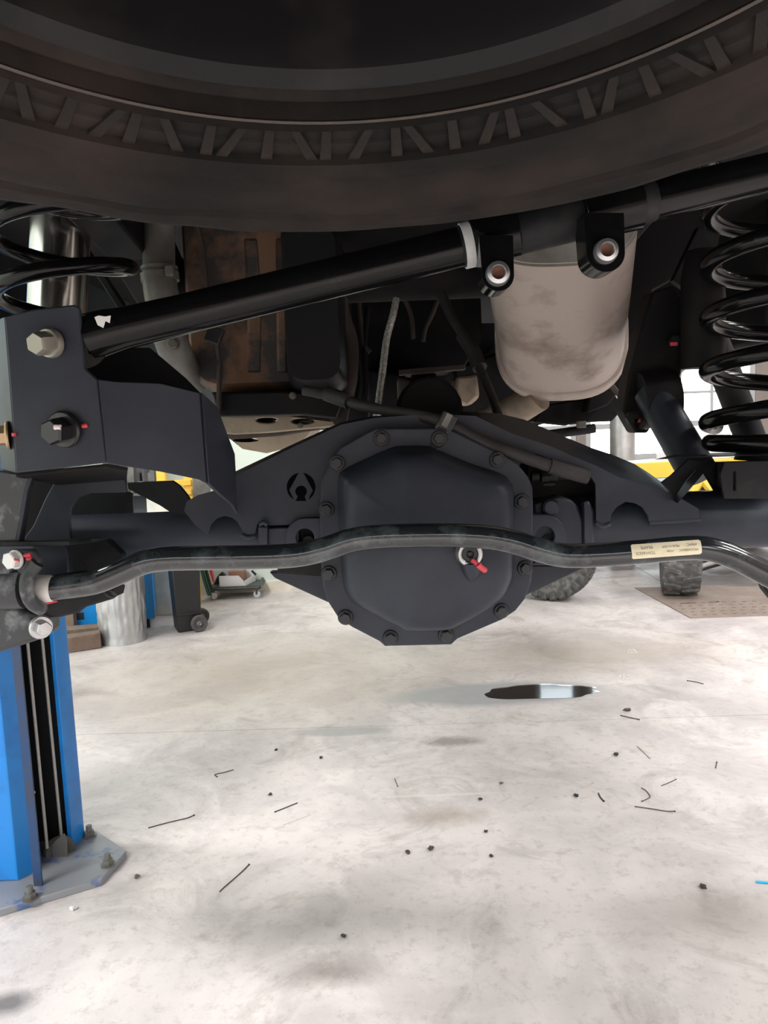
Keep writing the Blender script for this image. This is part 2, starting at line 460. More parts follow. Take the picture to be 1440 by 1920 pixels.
# far wall with its steel sash windows
wx0, wx1 = PY(1098, 760, YB).x, PY(1417, 760, YB).x
wz0, wz1 = 0.62, 2.9
bm = bmesh.new()
poly(bm, [[(XL, YB, 0), (XR, YB, 0), (XR, YB, ZC), (XL, YB, ZC)],
          [(wx0, YB, wz0), (wx1, YB, wz0), (wx1, YB, wz1), (wx0, YB, wz1)],
          [(1.95, YB, wz0), (wx0 - 0.12, YB, wz0), (wx0 - 0.12, YB, wz1), (1.95, YB, wz1)],
          [(wx1 + 0.55, YB, wz0), (wx1 + 2.2, YB, wz0), (wx1 + 2.2, YB, wz1), (wx1 + 0.55, YB, wz1)]], (0, 0.2, 0))
struct(obj('wall_back', bm, 'wall_tan', smooth=0))
def window(name, x0, x1, z0, z1, nx, hz):
    t = thing(name, 'steel sash window with bright daylight behind', 'window', ((x0 + x1) / 2, YB + 0.06, z0))
    del t['label'], t['category']
    struct(t)
    for a, b in (((x0, z0), (x1, z0 + 0.07)), ((x0, z1 - 0.07), (x1, z1)), ((x0, z0), (x0 + 0.07, z1)), ((x1 - 0.07, z0), (x1, z1))):
        obj('window_frame', boxlh(bmesh.new(), (a[0], YB + 0.02, a[1]), (b[0], YB + 0.12, b[1])), 'frame_grey', t, smooth=0)
    xs = [x0 + (x1 - x0) * k / nx for k in range(nx + 1)]
    zs = [z0] + hz + [z1]
    for x in xs[1:-1]:
        obj('glazing_bar', boxlh(bmesh.new(), (x - 0.018, YB + 0.04, z0), (x + 0.018, YB + 0.08, z1)), 'frame_grey', t, smooth=0)
    for z in hz:
        w = 0.035 if abs(z - 1.06) < 0.05 else 0.016
        obj('glazing_bar', boxlh(bmesh.new(), (x0, YB + 0.035, z - w), (x1, YB + 0.085, z + w)), 'frame_grey', t, smooth=0)
    for i in range(nx):
        for j in range(len(zs) - 1):
            obj('pane', boxlh(bmesh.new(), (xs[i], YB + 0.058, zs[j]), (xs[i + 1], YB + 0.062, zs[j + 1])), 'window_glass', t, smooth=0)
window('window_1', wx0, wx1, wz0, wz1, 4, [1.06, 1.46, 1.86, 2.4])
window('window_2', wx1 + 0.55, wx1 + 2.2, wz0, wz1, 3, [1.06, 1.46, 1.86, 2.4])
window('reflection_window', 1.95, wx0 - 0.12, wz0, wz1, 1, [1.06, 1.46, 1.86, 2.4])  # unseen window added so the puddle mirrors bright daylight
# green-white partition beyond the cart
pw = PG(560, 1105)
def py(x): return pw.y + (x - pw.x) * 0.06
struct(obj('wall_partition', poly(bmesh.new(), [[(XL, py(XL), 0), (0.45, py(0.45), 0), (0.45, py(0.45), ZC), (XL, py(XL), ZC)]], (0, 0.12, 0)), 'wall_green', smooth=0))
struct(obj('baseboard_partition', poly(bmesh.new(), [[(XL, py(XL) - 0.015, 0), (0.45, py(0.45) - 0.015, 0), (0.45, py(0.45) - 0.015, 0.075), (XL, py(XL) - 0.015, 0.075)]], (0, 0.015, 0)), 'cream_board', smooth=0))
p = PY(1167, 840, 6.2)
struct(obj('trim_post', lathe(bmesh.new(), [(0.098, 0), (0.098, ZC)], Matrix.Translation((p.x, 6.2, 0)), 32), 'post_steel'))

# ================================================================== two-post lift column on the left
lc = thing('lift_column', 'blue steel car lift column bolted to the floor at the left', 'car lift', (-1.02, 2.05, 0))
LZ = 3.3
xn, xf, yn, yf, xw = -0.992, -0.925, 1.945, 2.155, -1.28
T = 0.02
# near flange, web and far flange of the open channel
obj('near_flange', boxlh(bmesh.new(), (xw, yn, T), (xn - 0.028, yn + 0.012, LZ)), 'lift_blue', lc, bevel=0.004)
obj('near_lip', poly(bmesh.new(), [[(xn - 0.040, yn + 0.001, T), (xn - 0.028, yn, T), (xn + 0.002, yn + 0.050, T), (xn - 0.010, yn + 0.055, T)]], (0, 0, LZ - T)), 'lift_blue', lc, bevel=0.002)
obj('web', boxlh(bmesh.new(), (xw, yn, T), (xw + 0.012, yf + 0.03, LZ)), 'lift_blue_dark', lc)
obj('far_flange', boxlh(bmesh.new(), (xw, yf, T), (xf, yf + 0.012, LZ)), 'lift_blue', lc, bevel=0.004)
obj('far_lip', poly(bmesh.new(), [[(xf, yf + 0.012, T), (xf, yf, T), (xf - 0.012, yf - 0.052, T), (xf - 0.026, yf - 0.050, T), (xf - 0.014, yf + 0.005, T)]], (0, 0, LZ - T)), 'lift_blue', lc, bevel=0.003)
p = PG(78, 1663, T)
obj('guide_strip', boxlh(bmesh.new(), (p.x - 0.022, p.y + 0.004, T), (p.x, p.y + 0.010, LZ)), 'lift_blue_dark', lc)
obj('slot_shade', boxlh(bmesh.new(), (xw + 0.02, yf - 0.014, T), (xf - 0.03, yf - 0.002, LZ)), 'black_and_shade', lc, smooth=0)  # black plate stands in for the shade inside the column slot
obj('slot_shade', boxlh(bmesh.new(), (xw + 0.014, yn + 0.014, T), (xw + 0.024, yf - 0.014, LZ)), 'black_and_shade', lc, smooth=0)  # same painted shade along the back of the slot
for i, (px, yy) in enumerate(((92, 1590), (119, 1575))):
    q = PY(px, yy, 2.04 + 0.05 * i)
    obj('lift_cable', tube(bmesh.new(), [(q.x - 0.005, q.y, q.z), (q.x - 0.015 - 0.01 * i, q.y, LZ)], 0.0045, 8), 'cable', lc)
q = PY(112, 1595, 2.08)
bm = lathe(bmesh.new(), [(0, -0.012), (0.036, -0.012), (0.042, -0.006), (0.036, 0), (0.042, 0.006), (0.036, 0.012), (0, 0.012)], axis_m(q, (0.5, -1, 0)), 24)
pu = obj('pulley', bm, 'pulley', lc)
obj('pulley_guard', poly(bmesh.new(), [[PY(x, y, 2.055) for x, y in ((97, 1585), (103, 1577), (120, 1563), (126, 1575), (127, 1610), (106, 1636), (98, 1622))]], (0, 0.004, 0)), 'pulley', lc, bevel=0.001)
q = PY(55, 1560, 1.99)
obj('lock_rod', tube(bmesh.new(), [PY(53, 1500, 2.0), PY(58, 1645, 2.0)], 0.009, 10), 'pulley', lc)
bpl = [PG(0, 1705, T), PG(190, 1648, T), PG(237, 1595, T), PG(180, 1557, T), PG(150, 1565, T)]
bpl = [Vector((-1.34, bpl[0].y - 0.10, T))] + bpl + [Vector((-1.34, bpl[-1].y + 0.04, T))]
plo = obj('base_plate', poly(bmesh.new(), [[Vector((v.x, v.y, 0)) for v in bpl]], (0, 0, T)), 'lift_plate', lc, bevel=0.002)
am = bpy.data.meshes
bm = bmesh.new()
lathe(bm, [(0, 0), (0.020, 0), (0.020, 0.004), (0.0, 0.004)], None, 20)
lathe(bm, [(0.0, 0.003), (0.015, 0.003), (0.015, 0.017), (0.0, 0.017)], None, 6)
lathe(bm, [(0.0, 0.01), (0.0085, 0.01), (0.0085, 0.034), (0.0, 0.036)], None, 12)
anchor = finish(bm, 'anchor_bolt', 30); anchor.materials.append(MATS['dirty_alloy'])
for x, y in ((57, 1685), (203, 1622), (168, 1568)):
    q = PG(x, y, T); inst('anchor_bolt', anchor, (q.x, q.y, T), lc)
q = PY(61, 1486, yn)
bm = lathe(bmesh.new(), [(0, 0), (0.007, 0), (0.005, 0.004), (0, 0.005)], axis_m((q.x, q.y, q.z), (0.3, -1, 0)), 12)
obj('rivet', bm, 'zinc', lc)

# ================================================================== underbody of the lifted vehicle
ub = thing('vehicle_underbody', 'dark vehicle underbody overhead, raised on the lift', 'vehicle', (0, 2.2, 1.9))
bm = bmesh.new()
boxlh(bm, (-0.92, 0.70, 1.66), (0.92, 4.6, 1.74)); boxlh(bm, (-0.92, -0.35, 1.82), (0.92, 0.70, 1.90)); boxlh(bm, (-0.92, 0.66, 1.66), (0.92, 0.72, 1.9))
obj('floor_pan', bm, 'under_black', ub, smooth=0)
obj('shade_bumper', boxlh(bmesh.new(), (-0.95, -0.66, 1.51), (0.95, -0.46, 1.95)), 'under_black', ub, bevel=0.02)  # unseen, added behind the camera to block light from the back
for s in (-1, 1):
    obj('side_shade', boxlh(bmesh.new(), (s * 0.95 - 0.04, -0.5, 1.50), (s * 0.95 + 0.04, 0.75, 2.0)), 'under_black', ub, bevel=0.01)  # unseen side panels added to keep lamp light off the underside
for s in (-1, 1):
    obj('rocker_panel', boxlh(bmesh.new(), (s * 0.92 - 0.05, 1.75, 1.35), (s * 0.92 + 0.05, 4.5, 1.9)), 'under_black', ub, bevel=0.01)
for s in (-1, 1):
    pts = [(s * 0.46, -0.3, 1.78), (s * 0.46, 0.5, 1.76), (s * 0.45, 0.95, 1.66), (s * 0.44, 1.45, 1.58), (s * 0.44, 1.9, 1.40), (s * 0.44, 4.4, 1.36)]
    bm = bmesh.new()
    for a, b in zip(pts, pts[1:]):
        a, b = Vector(a), Vector(b); d = b - a
        box(bm, (a + b) / 2, (0.075, d.length + 0.05, 0.14), d.to_track_quat('Y', 'Z').to_matrix())
    obj('frame_rail', bm, 'under_black', ub, bevel=0.006)
obj('crossmember', tube(bmesh.new(), [(-0.46, 1.62, 1.50), (0.46, 1.62, 1.50)], 0.05, 20), 'under_black', ub)
# light strip of the cross plate seen above the propeller shaft
a, b = PY(748, 697, 1.9), PY(872, 690, 1.9)
obj('cross_plate', box(bmesh.new(), (a + b) / 2, ((b - a).length, 0.03, 0.014), Matrix.Rotation(-0.05, 3, 'Y')), 'rust_brown', ub, bevel=0.002)
bm = bmesh.new()
for lp, Y, t in (([(640, 500), (900, 500), (905, 640), (870, 690), (750, 700), (700, 800), (640, 800)], 2.3, 0.3),
                 ([(690, 690), (760, 700), (770, 790), (690, 800)], 2.2, 0.1),
                 ([(850, 690), (960, 650), (985, 790), (860, 790)], 2.35, 0.3)):
    poly(bm, [[PY(x, y, Y) for x, y in lp]], (0, t, 0))
obj('transfer_case', bm, 'under_black', ub, bevel=0.01)
obj('propeller_shaft', tube(bmesh.new(), [PY(805, 765, 1.35), PY(800, 745, 1.9), PY(795, 720, 2.3)], [0.05, 0.045, 0.045], 20), 'under_black', ub)
obj('pinion_flange', lathe(bmesh.new(), [(0, 0), (0.06, 0), (0.06, 0.03), (0.04, 0.05), (0, 0.05)], axis_m(PY(805, 770, 1.38), (0, 1, 0)), 20), 'under_black', ub)
obj('gearbox_casting', poly(bmesh.new(), [[PY(x, y, 2.0) for x, y in ((853, 705), (895, 700), (900, 745), (880, 762), (850, 750))]], (0, 0.1, 0)), 'tan_steel', ub, bevel=0.01)
obj('gearbox_casting', poly(bmesh.new(), [[PY(x, y, 2.0) for x, y in ((745, 705), (775, 708), (770, 745), (778, 768), (748, 770))]], (0, 0.1, 0)), 'rust_brown', ub, bevel=0.01)
# forward skid plate that closes the view along the middle
bm = bmesh.new()
poly(bm, [[PY(x, y, 3.0) for x, y in ((430, 620), (1120, 600), (1110, 770), (1000, 800), (820, 812), (600, 806), (430, 770))]], (0, 0.02, 0))
obj('front_crossmember', bm, 'under_black', ub)
# thin wiring and brake lines that hang in the middle
for pl, r, m in (([(752, 552), (765, 575), (772, 600), (775, 635)], 0.005, 'rust_brown'),
                 ([(822, 560), (810, 590), (798, 615), (793, 640)], 0.005, 'rust_brown'),
                 ([(672, 555), (678, 620), (684, 650), (694, 660)], 0.006, 'rust_brown'),
                 ([(672, 675), (676, 720), (668, 760)], 0.008, 'tank_black'),
                 ([(690, 575), (684, 640), (686, 720), (684, 770)], 0.006, 'under_black')):
    obj('brake_line', tube(bmesh.new(), spline([PY(x, y, 1.75) for x, y in pl]), r, 8), m, ub)

# ================================================================== fuel tank behind the track bar
ft = thing('fuel_tank', 'rust-stained fuel tank with a black skid pan, left of centre behind the slanting bar', 'fuel tank', PY(470, 640, 1.6))
def loft(bm, secs):
    rings = [[bm.verts.new(p) for p in s] for s in secs]
    n = len(rings[0])
    for A, B in zip(rings, rings[1:]):
        for k in range(n): bm.faces.new((A[k], A[(k + 1) % n], B[(k + 1) % n], B[k]))
    bm.faces.new(rings[0][::-1]); bm.faces.new(rings[-1])
    return bm
def rrect(cx, cz, w, hgt, r, n=6):
    out = []
    for sx, sz, a in ((1, 1, 0), (-1, 1, PI / 2), (-1, -1, PI), (1, -1, 1.5 * PI)):
        out += [(cx + sx * (w / 2 - r) + r * math.cos(a + k * PI / 2 / n), cz + sz * (hgt / 2 - r) + r * math.sin(a + k * PI / 2 / n)) for k in range(n + 1)]
    return out
a, b = PY(330, 420, 1.5), PY(632, 730, 1.5)
cx, cz, w_, h_ = (a.x + b.x) / 2, (a.z + b.z) / 2 + 0.03, b.x - a.x, a.z - b.z + 0.06
secs = []
for y, k, r in ((1.50, 0.90, 0.05), (1.53, 0.98, 0.06), (1.60, 1.0, 0.06), (2.1, 1.0, 0.06), (2.15, 0.9, 0.05)):
    secs.append([(x, y, z) for x, z in rrect(cx, cz, w_ * k, h_ * k, r)])
# the left of the tank is bare rusty steel, the right a smooth black shell
obj('tank_shell', loft(bmesh.new(), secs), 'rusty_tank', ft)
a, b = PY(545, 400, 1.44), PY(643, 733, 1.44)
secs = []
for y, k in ((1.44, 0.86), (1.465, 0.97), (1.52, 1.0), (2.0, 1.0)):
    secs.append([(x, y, z) for x, z in rrect((a.x + b.x) / 2 - 0.01, (a.z + b.z) / 2, (b.x - a.x + 0.03) * k, (a.z - b.z) * k, 0.03)])
obj('end_shell', loft(bmesh.new(), secs), 'tank_black', ft)
# raised ribs and welded patches on the rusty face
for lp in ([(455, 445), (482, 445), (490, 560), (488, 700), (462, 700), (462, 560)],
           [(515, 445), (538, 445), (540, 700), (518, 700)]):
    obj('pressed_rib', poly(bmesh.new(), [[PY(x, y, 1.497) for x, y in lp]], (0, 0.03, 0)), 'rusty_tank', ft, bevel=0.006)
for pts, wd in (([(372, 425), (382, 470), (388, 540)], 0.022), ([(400, 600), (412, 680), (410, 765)], 0.020)):
    bm = bmesh.new()
    P_ = [PY(x, y, 1.46) for x, y in pts]
    for a, b in zip(P_, P_[1:]): box(bm, (a + b) / 2, (wd, 0.006, (b - a).length + 0.01), (b - a).to_track_quat('Z', 'Y').to_matrix())
    obj('strap', bm, 'rust_brown', ft, bevel=0.001)
obj('strap_clip', box(bmesh.new(), PY(402, 628, 1.45), (0.03, 0.02, 0.03), Matrix.Rotation(0.4, 3, 'Y')), 'bolt_dark', ft, bevel=0.002)
# skid pan with pressed ribs, bolt and oval holes
plate('skid_pan', [(395, 735), (470, 735), (520, 733), (615, 738), (640, 760), (630, 785), (560, 778), (410, 782)], 1.47, 0.25, 'tank_black', ft, bevel=0.004)
lo1 = [(410, 780), (470, 778), (540, 778), (632, 790), (626, 800), (560, 806), (500, 812), (440, 815), (412, 812)]
plate('skid_flange', lo1, 1.60, 0.3, 'tan_steel', ft, holes=[circ(500, 788, 20, 16, ry=5), circ(568, 790, 22, 16, ry=5)], bevel=0.003)
plate('skid_rib', [(415, 806), (500, 806), (600, 795), (600, 805), (520, 818), (430, 824)], 1.75, 0.2, 'rust_brown', ft, bevel=0.003)
plate('skid_flange', [(425, 818), (520, 812), (590, 800), (560, 835), (500, 850), (455, 842)], 1.9, 0.3, 'tan_steel', ft, holes=[circ(460, 825, 25, 16, ry=4)], bevel=0.003)
skb = bolt_mesh('skid_bolt', 'dirty_alloy', 0.010, 0.0075, 0.007)
inst('skid_bolt', skb, PY(549, 742, 1.468), ft, None, 0.7)
inst('skid_bolt', skb, PY(563, 798, 1.6), ft, None, 0.6)
plate('mount_bracket', [(612, 745), (640, 750), (655, 765), (650, 790), (630, 800), (615, 780)], 1.5, 0.02, 'rust_brown', ft, holes=[circ(632, 763, 5, 12)])
obj('filler_hose', tube(bmesh.new(), spline([PY(632, 540, 1.6), PY(640, 590, 1.6), PY(655, 640, 1.6), PY(655, 700, 1.6), PY(645, 750, 1.6)]), 0.018, 14), 'rust_brown', ft)

# ================================================================== grey pipe at the left end of the tank
gp = thing('tail_pipe', 'dirty grey exhaust pipe with a band clamp beside the rusty tank', 'exhaust pipe', PY(305, 540, 1.4))
ctr = spline([PY(300, 395, 1.42), PY(298, 455, 1.42), PY(300, 530, 1.40), PY(312, 600, 1.40), PY(325, 650, 1.42), PY(345, 690, 1.5), PY(362, 712, 1.6)])
obj('pipe', tube(bmesh.new(), ctr, [0.028] * 12 + [0.030] * (len(ctr) - 12), 20), 'dirty_alloy', gp)
obj('band_clamp', tube(bmesh.new(), [PY(299, 512, 1.405), PY(301, 528, 1.405)], 0.0335, 20), 'dirty_alloy', gp)
obj('band_clamp', tube(bmesh.new(), [PY(298.5, 500, 1.405), PY(299, 506, 1.405)], 0.0320, 20), 'dirty_alloy', gp)
obj('clamp_bolt', box(bmesh.new(), PY(318, 508, 1.375), (0.014, 0.012, 0.018)), 'dirty_alloy', gp, bevel=0.002)
inst('clamp_nut', bolt_mesh('clamp_nut', 'dirty_alloy', 0.012, 0.009, 0.01), PY(326, 645, 1.37), gp)

# ================================================================== muffler on the right
mf = thing('muffler', 'large brownish steel muffler hanging right of centre', 'muffler', PY(1050, 620, 1.4))
n0, n1 = PY(1048, 390, 1.20), PY(1053, 633, 1.55)
prof = []
def mring(c, rx, rz, y):
    sp = lambda v: math.copysign(abs(v) ** (2 / 2.75), v)
    return [(c.x + rx * sp(math.cos(2 * PI * k / 56)), y, c.z + rz * sp(math.sin(2 * PI * k / 56))) for k in range(56)]
def lerp(a, b, t): return a + (b - a) * t
r0x, r1x = 0.121, 0.1245
r0z = n0.z - PY(1045, 494, 1.20).z; r1z = n1.z - PY(1050, 746, 1.55).z
secs = [mring(lerp(n0, n1, t), r0x + (r1x - r0x) * t + e, r0z + (r1z - r0z) * t + e, 1.20 + 0.35 * t) for t, e in
        ((-0.02, -0.012), (0.0, 0.0), (0.03, 0.0), (0.5, 0.001), (0.95, 0.0), (0.955, 0.006), (0.985, 0.008), (1.0, 0.0060), (1.005, -0.01), (1.03, -0.03))]
obj('can', loft(bmesh.new(), secs), 'muffler_steel', mf)
secs = [mring(lerp(n0, n1, t), r0x + e, r0z + e, 1.20 + 0.35 * t) for t, e in ((-0.16, -0.010), (-0.02, -0.004), (0.012, 0.002), (0.018, 0.0))]
obj('end_cap', loft(bmesh.new(), secs), 'dirty_alloy', mf)
obj('inlet_pipe', tube(bmesh.new(), spline([PY(1010, 740, 1.56), PY(965, 768, 1.60), PY(900, 800, 1.66)]), 0.033, 20), 'tan_steel', mf)
obj('hanger', tube(bmesh.new(), spline([PY(1140, 715, 1.56), PY(1165, 742, 1.58), PY(1185, 735, 1.58)]), 0.006, 8), 'rust_brown', mf)

# ================================================================== spare wheel slung above the camera
E1 = (math.cos(.056) * RT + math.sin(.056) * UP).normalized()
E2 = -math.sin(.0825) * UP + math.cos(.0825) * FWD
E2 = (E2 - E1 * E2.dot(E1)).normalized()
E3 = E1.cross(E2)
TC = CAM + RT * -.0143 + UP * .2326 + FWD * .1586
TM = Matrix.Translation(TC) @ Matrix((E1, E2, E3)).transposed().to_4x4()
sw = thing('spare_wheel', 'large dusty spare wheel slung flat under the vehicle, filling the top', 'spare wheel', TC)
prof = [(0.232, 0.24), (0.232, 0.02), (0.236, 0.006), (0.243, 0.002), (0.248, 0.0045), (0.2500, -0.0035), (0.2530, -0.0035), (0.2550, 0.004), (0.258, 0.001), (0.2605, -0.004),
        (0.264, 0.0005), (0.276, 0.0005), (0.2775, -0.001), (0.2915, 0.0002), (0.293, -0.005), (0.300, -0.006), (0.312, -0.0055), (0.315, -0.003), (0.322, -0.0045), (0.345, -0.004),
        (0.358, -0.003), (0.363, 0.000), (0.368, -0.003), (0.382, -0.002), (0.392, 0.001), (0.399, 0.008), (0.403, 0.025), (0.405, 0.08), (0.404, 0.18), (0.39, 0.235), (0.35, 0.25), (0.25, 0.25)]
bm = lathe(bmesh.new(), prof, TM, 160, close=True)
for v in bm.verts:                                    # worn, slightly uneven rubber
    l = TM.inverted() @ v.co
    rr = math.hypot(l.x, l.y)
    if rr > 0.30: v.co += E3 * (noise.noise(Vector((l.x * 18, l.y * 18, l.z * 9))) * 0.003)
obj('tire', bm, 'rubber', sw, smooth=30)
rim = [(0.0, 0.10), (0.10, 0.10), (0.125, 0.085), (0.150, 0.060), (0.168, 0.055), (0.184, 0.050), (0.190, 0.060), (0.193, 0.085), (0.199, 0.110), (0.206, 0.100), (0.212, 0.05), (0.2165, 0.012),
       (0.219, 0.003), (0.2275, -0.002), (0.2305, 0.004), (0.232, 0.016), (0.232, 0.05), (0.222, 0.12), (0.21, 0.14), (0, 0.14)]
obj('rim', lathe(bmesh.new(), rim, TM, 128), 'wheel_steel', sw, smooth=35)
def rib_mesh(sl):
    bm = bmesh.new()
    w0, w1 = 0.0024, 0.0034
    p0 = [(0.2600, -w0 - sl), (0.2600, w0 - sl), (0.2950, w1 + sl), (0.2950, -w1 + sl)]
    poly(bm, [[(x, y, -0.0022) for x, y in p0]], (0, 0, 0.009))
    me = finish(bm, 'sidewall_rib', 0); me.materials.append(MATS['rubber_rib']); return me
ribs = [rib_mesh(0.0005), rib_mesh(0.006), rib_mesh(0.0005), rib_mesh(-0.006)]
for k in range(100):
    a = 2 * PI * (k + 0.14 * ((k * 7) % 3 - 1)) / 100
    o = bpy.data.objects.new('sidewall_rib', ribs[k % 4]); COL.objects.link(o)
    WORLD[o] = TC; o.parent = sw
    o.matrix_local = TM.to_3x3().to_4x4() @ Matrix.Rotation(a, 4, 'Z')
obj('bead_line', lathe(bmesh.new(), [(0.2503, -0.0046), (0.2518, -0.0050), (0.2528, -0.0046), (0.2518, -0.003)], TM, 160, close=True), 'rust_brown', sw)
# short rubber whiskers on the tread shoulder
wh = bmesh.new(); lathe(wh, [(0, 0), (0.0007, 0), (0.0004, 0.009), (0, 0.0095)], Matrix.Rotation(PI, 4, 'X'), 5)
whm = finish(wh, 'tread_whisker', 0); whm.materials.append(MATS['rubber'])
for k in range(60):
    a = PI / 2 + (k - 30) / 60 * 2.2 + random.uniform(-.015, .015)
    o = bpy.data.objects.new('tread_whisker', whm); COL.objects.link(o); WORLD[o] = TC; o.parent = sw
    o.matrix_local = TM.to_3x3().to_4x4() @ Matrix.Translation((0.3955 * math.cos(a), 0.3955 * math.sin(a), 0.019)) @ Matrix.Rotation(random.uniform(-.4, .4), 4, 'Y')

# ================================================================== rear axle
ax = thing('rear_axle', 'dark grey truck axle with welded truss and ten-bolt cover, centre', 'axle', PY(803, 1000, 1.22))
zt = 1.028
# ---- the tubes
for x0, x1 in ((-0.95, -0.16), (0.16, 0.95)):
    obj('axle_tube', tube(bmesh.new(), [(x0, 1.22, zt), (x1, 1.22, zt)], 0.047, 40), 'satin_black', ax)
    xe = x0 if x0 < 0 else x1
    sg = -1 if x0 < 0 else 1
    obj('hub_flange', lathe(bmesh.new(), [(0, 0), (0.11, 0), (0.13, 0.01), (0.13, 0.03), (0.06, 0.045), (0, 0.05)], axis_m((xe, 1.22, zt), (sg, 0, 0)), 32), 'dusty_black', ax)
# ---- differential housing
FL = [(599, 960), (602, 905), (611, 886), (622, 862), (636, 840), (686, 812), (704, 803), (832, 802), (851, 808), (946, 854), (972, 872), (990, 893), (999, 915), (1000, 960), (999, 1062), (996, 1092), (985, 1122), (966, 1146),
      (942, 1162), (858, 1198), (846, 1209), (722, 1212), (712, 1203), (660, 1176), (634, 1158), (616, 1130), (606, 1100), (602, 1060)]
c0 = Vector((803, 1005))
def shrink(pts, s): return [(c0.x + (x - c0.x) * s, c0.y + (y - c0.y) * s) for x, y in pts]
hs = []
for Y, s in ((1.143, 0.985), (1.17, 0.975), (1.22, 0.96), (1.30, 0.80), (1.36, 0.50), (1.44, 0.35)):
    k = Y / 1.13
    hs.append([(PY(*p, 1.13).x, Y, PY(*p, 1.13).z) for p in shrink(FL, s)])
obj('housing', loft(bmesh.new(), hs), 'satin_black', ax, smooth=50)
# ---- bolt bosses either side of the cover
for (bx, by, ro, ri) in ((572, 1008, 37, 17), (1022, 1005, 40, 18)):
    bm = bmesh.new()
    Yb = 1.150
    sgn = 1 if bx < 800 else -1
    out = circ(bx, by, ro, 24, PI if sgn > 0 else 1.5 * PI, 1.5 * PI if sgn > 0 else 2 * PI)
    if sgn > 0: lp = out + [(605, by - ro), (605, by + 45), (bx - ro, by + 45)]
    else: lp = [(995, by - ro)] + out + [(bx + ro, by + 45), (995, by + 45)]
    poly(bm, [[PY(x, y, Yb) for x, y in lp], [PY(x, y, Yb) for x, y in circ(bx, by, ri, 24)]], (0, 0.03, 0))
    obj('boss', bm, 'satin_black', ax, bevel=0.0015)
    obj('boss_bolt', lathe(bmesh.new(), [(0, 0), (0.009, 0), (0.009, 0.012), (0, 0.012)], axis_m(PY(bx + 6, by + 8, 1.168), (0, 1, 0)), 16), 'dusty_black', ax)
plate('housing_web', [(520, 975), (650, 960), (650, 1085), (520, 1075)], 1.186, 0.02, 'dusty_black', ax)
plate('housing_web', [(484, 986), (502, 986), (502, 1060), (484, 1060)], 1.150, 0.03, 'satin_black', ax, bevel=0.003)
plate('housing_web', [(502, 990), (560, 988), (560, 1062), (502, 1062)], 1.158, 0.03, 'satin_black', ax, bevel=0.002)
obj('weld_bead', tube(bmesh.new(), [PY(486, 983, 1.150), PY(494, 979, 1.150), PY(502, 984, 1.150)], 0.004, 8), 'satin_black', ax)
# right side of the housing seen through the opening of the truss
plate('housing_web', [(1000, 945), (1050, 930), (1070, 936), (1085, 950), (1094, 975), (1096, 1060), (1000, 1060)], 1.172, 0.04, 'satin_black', ax, bevel=0.006)
plate('housing_web', [(1094, 940), (1106, 938), (1115, 960), (1116, 1055), (1096, 1055)], 1.165, 0.04, 'satin_black', ax, bevel=0.004)
obj('plug_boss', lathe(bmesh.new(), [(0, 0), (0.013, 0), (0.013, 0.012), (0.010, 0.015), (0, 0.015)], axis_m(PY(1030, 950, 1.173), (0, -1, 0)), 20), 'satin_black', ax)
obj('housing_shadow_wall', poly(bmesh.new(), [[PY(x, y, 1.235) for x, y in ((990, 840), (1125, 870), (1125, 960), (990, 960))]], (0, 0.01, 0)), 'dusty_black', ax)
# ---- truss
logo = []
lx, ly, lr = 564.5, 913.3, 27.0
logo.append([(lx + lr * math.cos(a), ly + lr * math.sin(a)) for a in [math.radians(-98 - k * 142 / 14) for k in range(15)]] + [(542.5, 919.5), (557, 892)])
logo.append([(2 * lx - x, y) for x, y in logo[0]][::-1])
logo.append([(lx + 11 * math.cos(a), 921.5 + 11 * math.sin(a)) for a in [math.radians(125 + k * 290 / 14) for k in range(15)]] + [(574.5, 939.4), (554.5, 939.4)])
TF = [(388, 1003), (366, 985), (345, 958), (350, 940), (372, 928), (395, 922), (410, 918), (425, 910), (436, 900), (441, 892), (540, 843), (640, 796), (700, 784), (800, 776), (892, 780), (960, 813), (1033, 837), (1077, 857), (1120, 874),
      (1160, 895), (1237, 915), (1277, 935), (1310, 954), (1312, 974), (1227, 981), (1217, 978), (1215, 967), (1205, 952), (1193, 944), (1173, 941), (1157, 950), (1147, 963), (1143, 980), (1137, 985), (1127, 984), (1118, 977),
      (1117, 908), (1107, 893), (1085, 882), (1005, 850), (975, 870), (960, 1000), (640, 1000), (604, 980), (560, 984), (506, 985), (483, 981), (477, 1006), (464, 1008), (455, 1004), (454, 994), (446, 980), (436, 971), (421, 967.5), (405, 973), (395.5, 984), (391, 1001)]
plate('truss_plate', TF, 1.162, 0.006, 'satin_black', ax, holes=logo, bevel=0)
ribbon('truss_top', [(892, 781), (960, 813), (1033, 837), (1077, 857), (1120, 874), (1160, 895), (1237, 915), (1277, 935), (1310, 954)], 1.163,
       [(880, 772), (935, 775), (984, 787), (1040, 811), (1107, 839), (1147, 852), (1190, 870), (1217, 887), (1285, 936)], 1.285, 0.006, 'satin_black', ax)
ribbon('truss_top', [(441, 892), (540, 843), (640, 796), (700, 784), (800, 776), (892, 781)], 1.163,
       [(441, 884), (540, 837), (640, 791), (700, 780), (800, 772), (880, 772)], 1.285, 0.006, 'satin_black', ax)
plate('truss_back', [(445, 985), (441, 895), (540, 845), (640, 798), (700, 786), (800, 778), (892, 782), (960, 815), (1033, 839), (1120, 876), (1237, 917), (1300, 955), (1300, 980), (1000, 1010), (600, 1010)], 1.29, 0.006, 'dusty_black', ax)
plate('truss_gusset', [(238, 905), (324, 901), (337, 910), (352, 928), (362, 945), (388, 1003), (366, 992), (300, 948), (240, 917)], 1.20, 0.006, 'dusty_black', ax)
